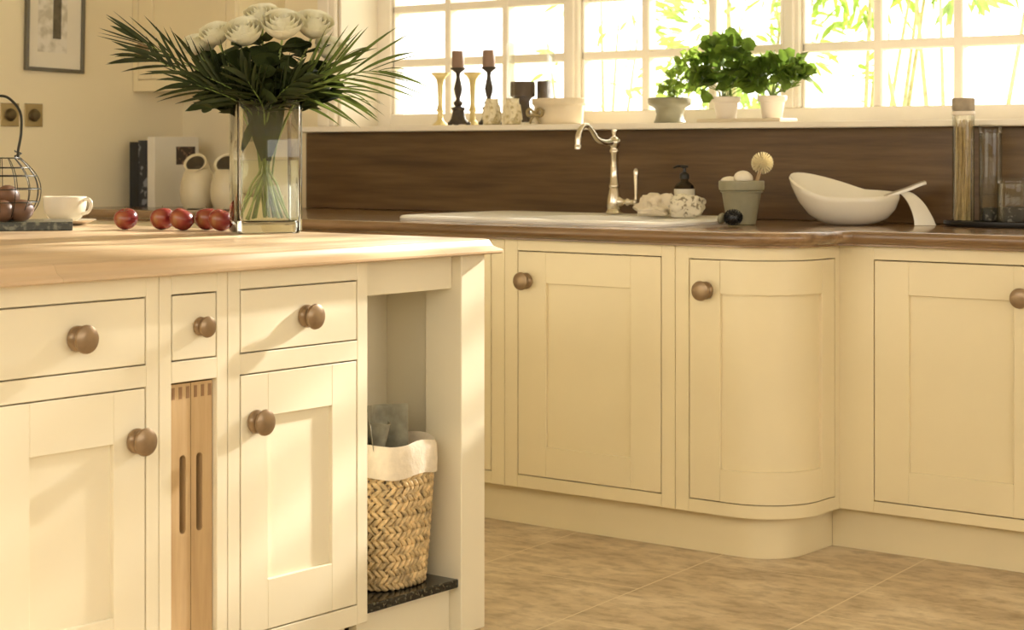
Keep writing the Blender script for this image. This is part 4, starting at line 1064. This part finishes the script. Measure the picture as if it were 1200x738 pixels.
# white scoop bowl with a bent strap leg
t = thing('scoop_bowl', 'white oval bowl with a bent strap handle resting on worktop', 'bowl', (-2.665, 5.085, CT), R(37))
bm = B(); n = 40; rings = []
def rim_z(a): return .092 + .056 * max(0, math.cos(a - R(152))) ** 1.2 + .010 * math.sin(a)
for q, zf in ((.30, 0), (.36, .006), (.55, .07), (.75, .24), (.90, .52), (.985, .85), (1.0, 1.0)):
    rg = []
    for i in range(n):
        a = 2 * PI * i / n; rg.append((.158 * q * math.cos(a) - .006 * zf - .018 * zf * max(0, -math.cos(a)), .112 * q * math.sin(a), rim_z(a) * zf + .0005))
    rings.append(rg)
for q, zf in ((.975, 1.01), (.955, .97), (.86, .56), (.70, .28), (.50, .12), (.2, .07)):
    rings.append([(.158 * q * math.cos(2 * PI * i / n) - .006 * zf - .018 * zf * max(0, -math.cos(2 * PI * i / n)), .112 * q * math.sin(2 * PI * i / n), rim_z(2 * PI * i / n) * zf + .004) for i in range(n)])
loft(bm, rings, True, True, True); obj('bowl', bm, 'white', t, smooth=50)
def strap(bm, pts, wid, th):
    pts = bez(pts, 7); n_ = len(pts); rows = []
    for i, p in enumerate(pts):
        tg = (pts[min(i + 1, n_ - 1)] - pts[max(i - 1, 0)]).normalized(); nr = Vector((tg.z, 0, -tg.x)).normalized(); f = i / (n_ - 1); w_ = (wid[0] + (wid[1] - wid[0]) * f) / 2
        rows.append([p + Vector((0, -w_, 0)) + nr * th * .3, p + nr * th * .5, p + Vector((0, w_, 0)) + nr * th * .3, p + Vector((0, w_, 0)) - nr * th * .3, p - nr * th * .5, p + Vector((0, -w_, 0)) - nr * th * .3])
    loft(bm, rows, True, True, True)
bm = B(); strap(bm, [(.112, 0, .086), (.145, 0, .098), (.180, 0, .110), (.212, 0, .123), (.230, 0, .128)], (.07, .034), .014); obj('spout_lip', bm, 'white', t, smooth=50)
bm = B(); cs = bez([(.142, -.004, .102), (.168, -.012, .098), (.195, -.024, .070), (.214, -.034, .030), (.222, -.038, .0005)], 6); rows_ = []
for i, p in enumerate(cs):
    f = i / (len(cs) - 1); hw = .015 + .017 * f
    rows_.append([p + Vector(q) for q in ((-hw, -.004, 0), (-hw * .5, -.0065, 0), (hw * .5, -.0065, 0), (hw, -.004, 0), (hw, .004, 0), (-hw, .004, 0))])
loft(bm, rows_, True, True, True); obj('leg', bm, 'white', t, smooth=50)

# storage jars on a black tray
JX = -2.30
bm = B(); lathe(bm, [(.90, 0), (.95, .001), (1.0, .008), (1.0, .016), (.97, .017), (.94, .009), (.01, .008)], (0, 0, 0), 48, Matrix.Diagonal((.20, .086, 1, 1)))
o = tag(obj('tray', bm, 'dark', smooth=40), 'black oval tray under the glass storage jars', 'tray'); o.location = (-2.215, 5.215, CT)
def jar(x, y, r, h, lidmat, lidh, label, fill, fillh):
    z = CT + .0095
    t = thing('storage_jar', label, 'jar', (x, y, z), 0, 'glass storage jars')
    bm = B(); lathe(bm, [(r * .93, 0), (r, .004), (r, h - .006), (r * .98, h), (r * .955, h), (r * .955, .006), (.001, .005)], (0, 0, 0), 28); obj('glass', bm, 'glass', t, smooth=45)
    bm = B(); lathe(bm, [(r * .90, h - .012), (r * .90, h + .001), (r * 1.02, h + .0015), (r * 1.03, h + lidh), (r * .98, h + lidh + .003), (.001, h + lidh + .003)], (0, 0, 0), 24); obj('lid', bm, lidmat, t, smooth=45)
    if fill == 'pasta':
        bm = B(); lathe(bm, [(r * 1.005, h - .014), (r * 1.05, h - .012), (r * 1.05, h - .004), (r * 1.005, h - .002)], (0, 0, 0), 24, None, False, False)
        obj('seal_ring', bm, 'pot_white', t, smooth=45)
    if fill == 'pasta':
        rnd = random.Random(8)
        for k in range(46):
            a, q = rnd.uniform(0, 2 * PI), r * .84 * math.sqrt(rnd.random()); a2 = a + rnd.uniform(-.9, .9); L = fillh * rnd.uniform(.94, 1.0); q2 = r * .84 * math.sqrt(rnd.random())
            bm = B(); tube(bm, [(q * math.cos(a), q * math.sin(a), .009), (q2 * math.cos(a2), q2 * math.sin(a2), .009 + L)], .0014, 5)
            s_ = tag(obj('pasta_strand', bm, 'pasta', smooth=60), 'long dry pasta strand standing in the tall jar', 'pasta', 'pasta strands in the tall jar'); s_.location = (x, y, z)
    else:
        bm = B(); lathe(bm, [(r * .88, .0085), (r * .9, .012), (r * .9, fillh - .004), (r * .8, fillh), (.001, fillh + .003)], (0, 0, 0), 20); s_ = tag(obj('dry_goods', bm, fill, smooth=50), 'dark dry goods in the ' + ('tall clear jar beside the pasta' if h > .2 else 'low wide jar at the right'), 'food', None, 'stuff'); s_.location = (x, y, z)
jar(-2.345, 5.195, .0325, .335, 'cork', .034, 'tallest glass jar of pasta, grey lid', 'pasta', .30)
jar(-2.283, 5.248, .034, .268, 'glass', .022, 'clear lidded glass jar, second from left', 'dry_goods', .045)
jar(-2.195, 5.205, .046, .120, 'glass', .014, 'low wide glass jar, cut by photo edge', 'dry_goods', .05)

# ------------------------------------------------------------------ garden
bm = B(); box(bm, -16, 8, YW + .34, 22, -.3, -.2); o = struct('ground', bm, 'lawn')
def tree(x, y, h, stems, blobs, label, lm, size, seed):
    t = thing('garden_shrub', label, 'shrub', (x, y, -.2), 0, 'shrubs outside the window'); rnd = random.Random(seed); bm = B()
    for k in range(stems):
        e = Vector((rnd.uniform(-.5, .5), rnd.uniform(-.3, .3), h * rnd.uniform(.8, 1)))
        tube(bm, bez([(rnd.uniform(-.12, .12), rnd.uniform(-.1, .1), 0), e * .45 + Vector((rnd.uniform(-.06, .06), 0, 0)), e], 8), [.02 - .014 * i / 16 for i in range(17)], 6)
    obj('stems', bm, 'bark', t, smooth=60)
    bm = B()
    for k, (c, rx, ry, rz_, n) in enumerate(blobs): blob_leaves(bm, c, rx, ry, rz_, n, size, seed * 7 + k, False, -1)
    obj('foliage', bm, lm, t, smooth=60)
tree(-5.15, 8.6, 2.9, 6, [((0, 0, 2.05), .55, .4, .55, 480), ((.35, 0, 2.6), .55, .4, .5, 330), ((-.3, 0, 1.5), .4, .3, .35, 130)], 'dense pale shrub outside, behind the bushy herb', 'garden_leaf2', .10, 21)
tree(-4.55, 8.8, 3.1, 5, [((0, 0, 2.5), .6, .4, .5, 260), ((-.25, 0, 1.75), .35, .3, .4, 90)], 'tall light shrub outside, above the right herb', 'garden_leaf', .11, 22)
tree(-3.85, 8.4, 3.0, 4, [((.05, 0, 2.3), .36, .3, .30, 170), ((-.05, 0, 2.6), .4, .3, .35, 140)], 'slender yellow green shrub outside, right of the herbs', 'garden_leaf', .12, 23)
tree(-6.3, 8.8, 2.4, 4, [((0, 0, 1.75), .45, .35, .4, 50), ((.2, 0, 2.2), .35, .3, .3, 35)], 'faint pale shrub outside, behind the tap', 'garden_leaf2', .10, 24)

# ------------------------------------------------------------------ light
wd = bpy.data.worlds.new('sky'); sc.world = wd; wd.use_nodes = True
bg = wd.node_tree.nodes['Background']; bg.inputs['Color'].default_value = (1.0, .95, .87, 1); bg.inputs['Strength'].default_value = 4.0
def light(name, kind, loc, energy, col=(1, 1, 1), rot=None, **kw):
    l = bpy.data.lights.new(name, kind); l.energy = energy; l.color = col
    for k, v in kw.items(): setattr(l, k, v)
    o = bpy.data.objects.new(name, l); COL.objects.link(o); o.location = loc
    if rot is not None: o.rotation_euler = rot
    return o
sd = Vector((-.175, -1, -.45))
light('sun', 'SUN', (-1, 8, 5), 13.0, (1, .95, .87), sd.to_track_quat('-Z', 'Y').to_euler(), angle=R(2.5))

# ------------------------------------------------------------------ camera
cam = bpy.data.cameras.new('camera'); co = bpy.data.objects.new('camera', cam); COL.objects.link(co)
cam.sensor_width = 36.; cam.lens = 2182. / 1200 * 36; cam.shift_y = -(369 - 178) / 1200.
co.location = (0, 0, 1.14); co.rotation_euler = (R(90), 0, math.atan(1700 / 2182.))
cam.dof.use_dof = True; cam.dof.focus_distance = 4.4; cam.dof.aperture_fstop = 7.
cam.clip_start = .05
sc.camera = co
sc.view_settings.view_transform = 'Standard'; sc.view_settings.look = 'None'; sc.view_settings.gamma = 1.; sc.view_settings.exposure = .12
sc.view_settings.use_curve_mapping = False
sc.cycles.use_denoising = True
sc.cycles.transparent_max_bounces = 24; sc.cycles.max_bounces = 10
